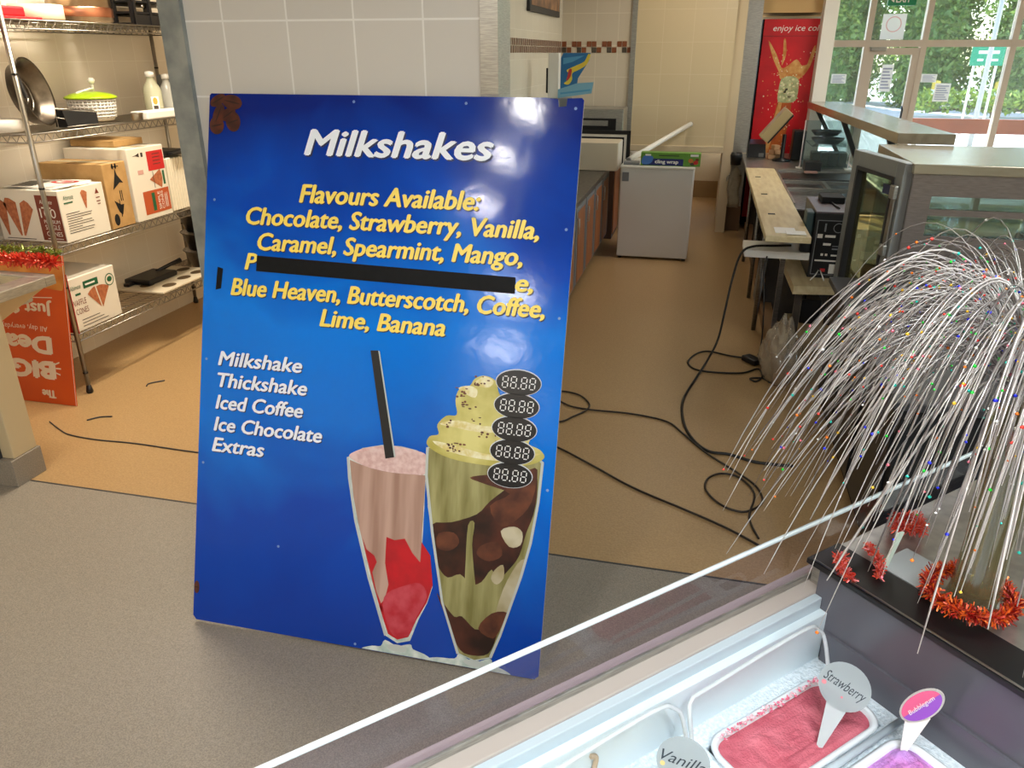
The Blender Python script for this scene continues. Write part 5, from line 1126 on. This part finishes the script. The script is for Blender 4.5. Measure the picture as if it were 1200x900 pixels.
for k in range(680):
    ph = R.uniform(0, 2*PI)
    Rr = R.uniform(.19, .42) if k % 2 else R.uniform(.28, .445)
    if k % 7 == 0: ph = R.gauss(PI + .5, .6); Rr = R.uniform(.16, .42)
    h = R.uniform(.06, .12) + .11*R.random()
    drop = R.uniform(.08, .36) + .20*(Rr/.42)
    a = 2*h + math.sqrt(4*h*h + 4*h*drop); b = a + drop
    c2 = R.gauss(0, .10)
    q1 = R.uniform(.72, 1.0)
    pts = []
    for i in range(17):
        q = q1*i/16; r_ = .012 + Rr*(q**.92)
        # the strand falls along a parabola, then runs on almost straight
        z = .34 + a*q - b*q*q*(1 - .16*q)
        p = (r_*math.cos(ph + c2*q), r_*math.sin(ph + c2*q), z)
        wu = VU + p[0]; wy = VL + p[1]; wz = VZ + .02 + z
        lim = .968 if wu > 1.045 and wy < .72 else (1.03 if .66 < wy < .76 else (.80 if wy < .66 else .2))
        if wz < lim and i > 5: break
        pts.append(p)
    if len(pts) < 4: continue
    w_ = R.uniform(.0006, .00125)*(1.7 if k % 7 == 0 else 1)
    sm.mi = R.choice((0, 0, 1, 1, 1, 2)); sm.tube(pts, [w_]*(len(pts)-1) + [w_*.4], 3, False)
    for g_ in range(R.choice((1, 2, 3, 4, 5))):
        p = V(*R.choice(pts[3:])); gm.mi = R.randrange(8); s2 = R.uniform(.0013, .0030)
        gm.lathe([(0, -s2), (s2*.9, -s2*.3), (s2*.9, s2*.3), (0, s2)], tuple(p), 6, cap=False)
o = sm.build('strands', M_st, sp); o['kind'] = 'stuff'
o = gm.build('glints', M_gl, sp); o['kind'] = 'stuff'
# red tinsel around the vase foot and along the end of the freezer
t = thing('red_tinsel', 'glittering red tinsel ring wound around the vase foot', 'tinsel', fw(VU, VL, VZ), RZ)
pth = [(.062*math.cos(2*PI*k/24) - .014, .062*math.sin(2*PI*k/24), .026) for k in range(25)]
o = tinsel(MB(), pth, .024, 2600, 4, .012, .0022, R).build('tinsel', [M_tr, M_tr2, M_tr3, mat('tinsel_orange', (250, 120, 40), .3, .3)], t); o['kind'] = 'stuff'
for i, (label, path, rad, n) in enumerate([
    ('short coral tinsel curl at the corner of the freezer end', [(1.10, .66, .972), (1.075, .655, .985), (1.06, .635, .980), (1.055, .61, .974)], .010, 170),
    ('coral tinsel clump on the steel top left of the vase', [(1.28, .68, .972), (1.25, .655, .985), (1.28, .63, .985), (1.32, .66, .98), (1.30, .69, .972)], .022, 420),
    ('thin coral tinsel strand hanging by the freezer end beside the clump', [(1.17, .66, .972), (1.15, .64, .98), (1.14, .615, .975), (1.10, .59, .972)], .008, 130)]):
    wx = fw(path[0][0], path[0][1], .96)
    t = thing('tinsel_strand', label, 'tinsel', wx, RZ)
    o = tinsel(MB(), [(p[0]-path[0][0], p[1]-path[0][1], p[2]-.96) for p in path], rad, n*3, 3, .010, .002, R).build('tinsel', [M_tr, M_tr2, mat('tinsel_rose', (226, 120, 120), .35, .3)], t); o['kind'] = 'stuff'
t = thing('price_card', 'pale grey plastic card lying on the steel top beside the coral tinsel', 'card', fw(1.19, .585, .961), RZ)
MB().box(-.045, .045, -.04, .04, .0005, .003, .001).build('card', mat('card_grey', (176, 184, 186), .35), t)
t = thing('white_stick', 'pale green plastic spoon stick leaning on the coral tinsel', 'stick', fw(1.15, .61, .9615), RZ)
MB().hexa([(-.006, -.002, .004), (.004, -.002, .001), (.004, .002, .001), (-.006, .002, .004), (.036, .008, .055), (.052, .008, .052), (.052, .012, .052), (.036, .012, .055)]).build('stick', mat('stick_green', (206, 222, 206), .4), t)

# dark cabinet standing behind the steel top, under the spray
t = thing('black_cabinet', 'low black cabinet on the aisle floor behind the sparkling spray', 'cabinet', (1.1, 3.3, 0), 0, None, True)
MB().box(.74, 1.6, 2.6, 4.15, .06, .70, .006).build('carcass', M_blackm, t)
MB().box(.70, 1.62, 2.56, 4.18, .70, .73, .004).build('cabinet_top', M_dgrey, t)
MB().box(.80, 1.55, 2.66, 4.1, 0, .06).build('plinth', M_black, t)
for y in (2.64, 3.16, 3.66): MB().box(.728, .74, y, y+.46, .10, .68, .003).build('door', M_black, t)
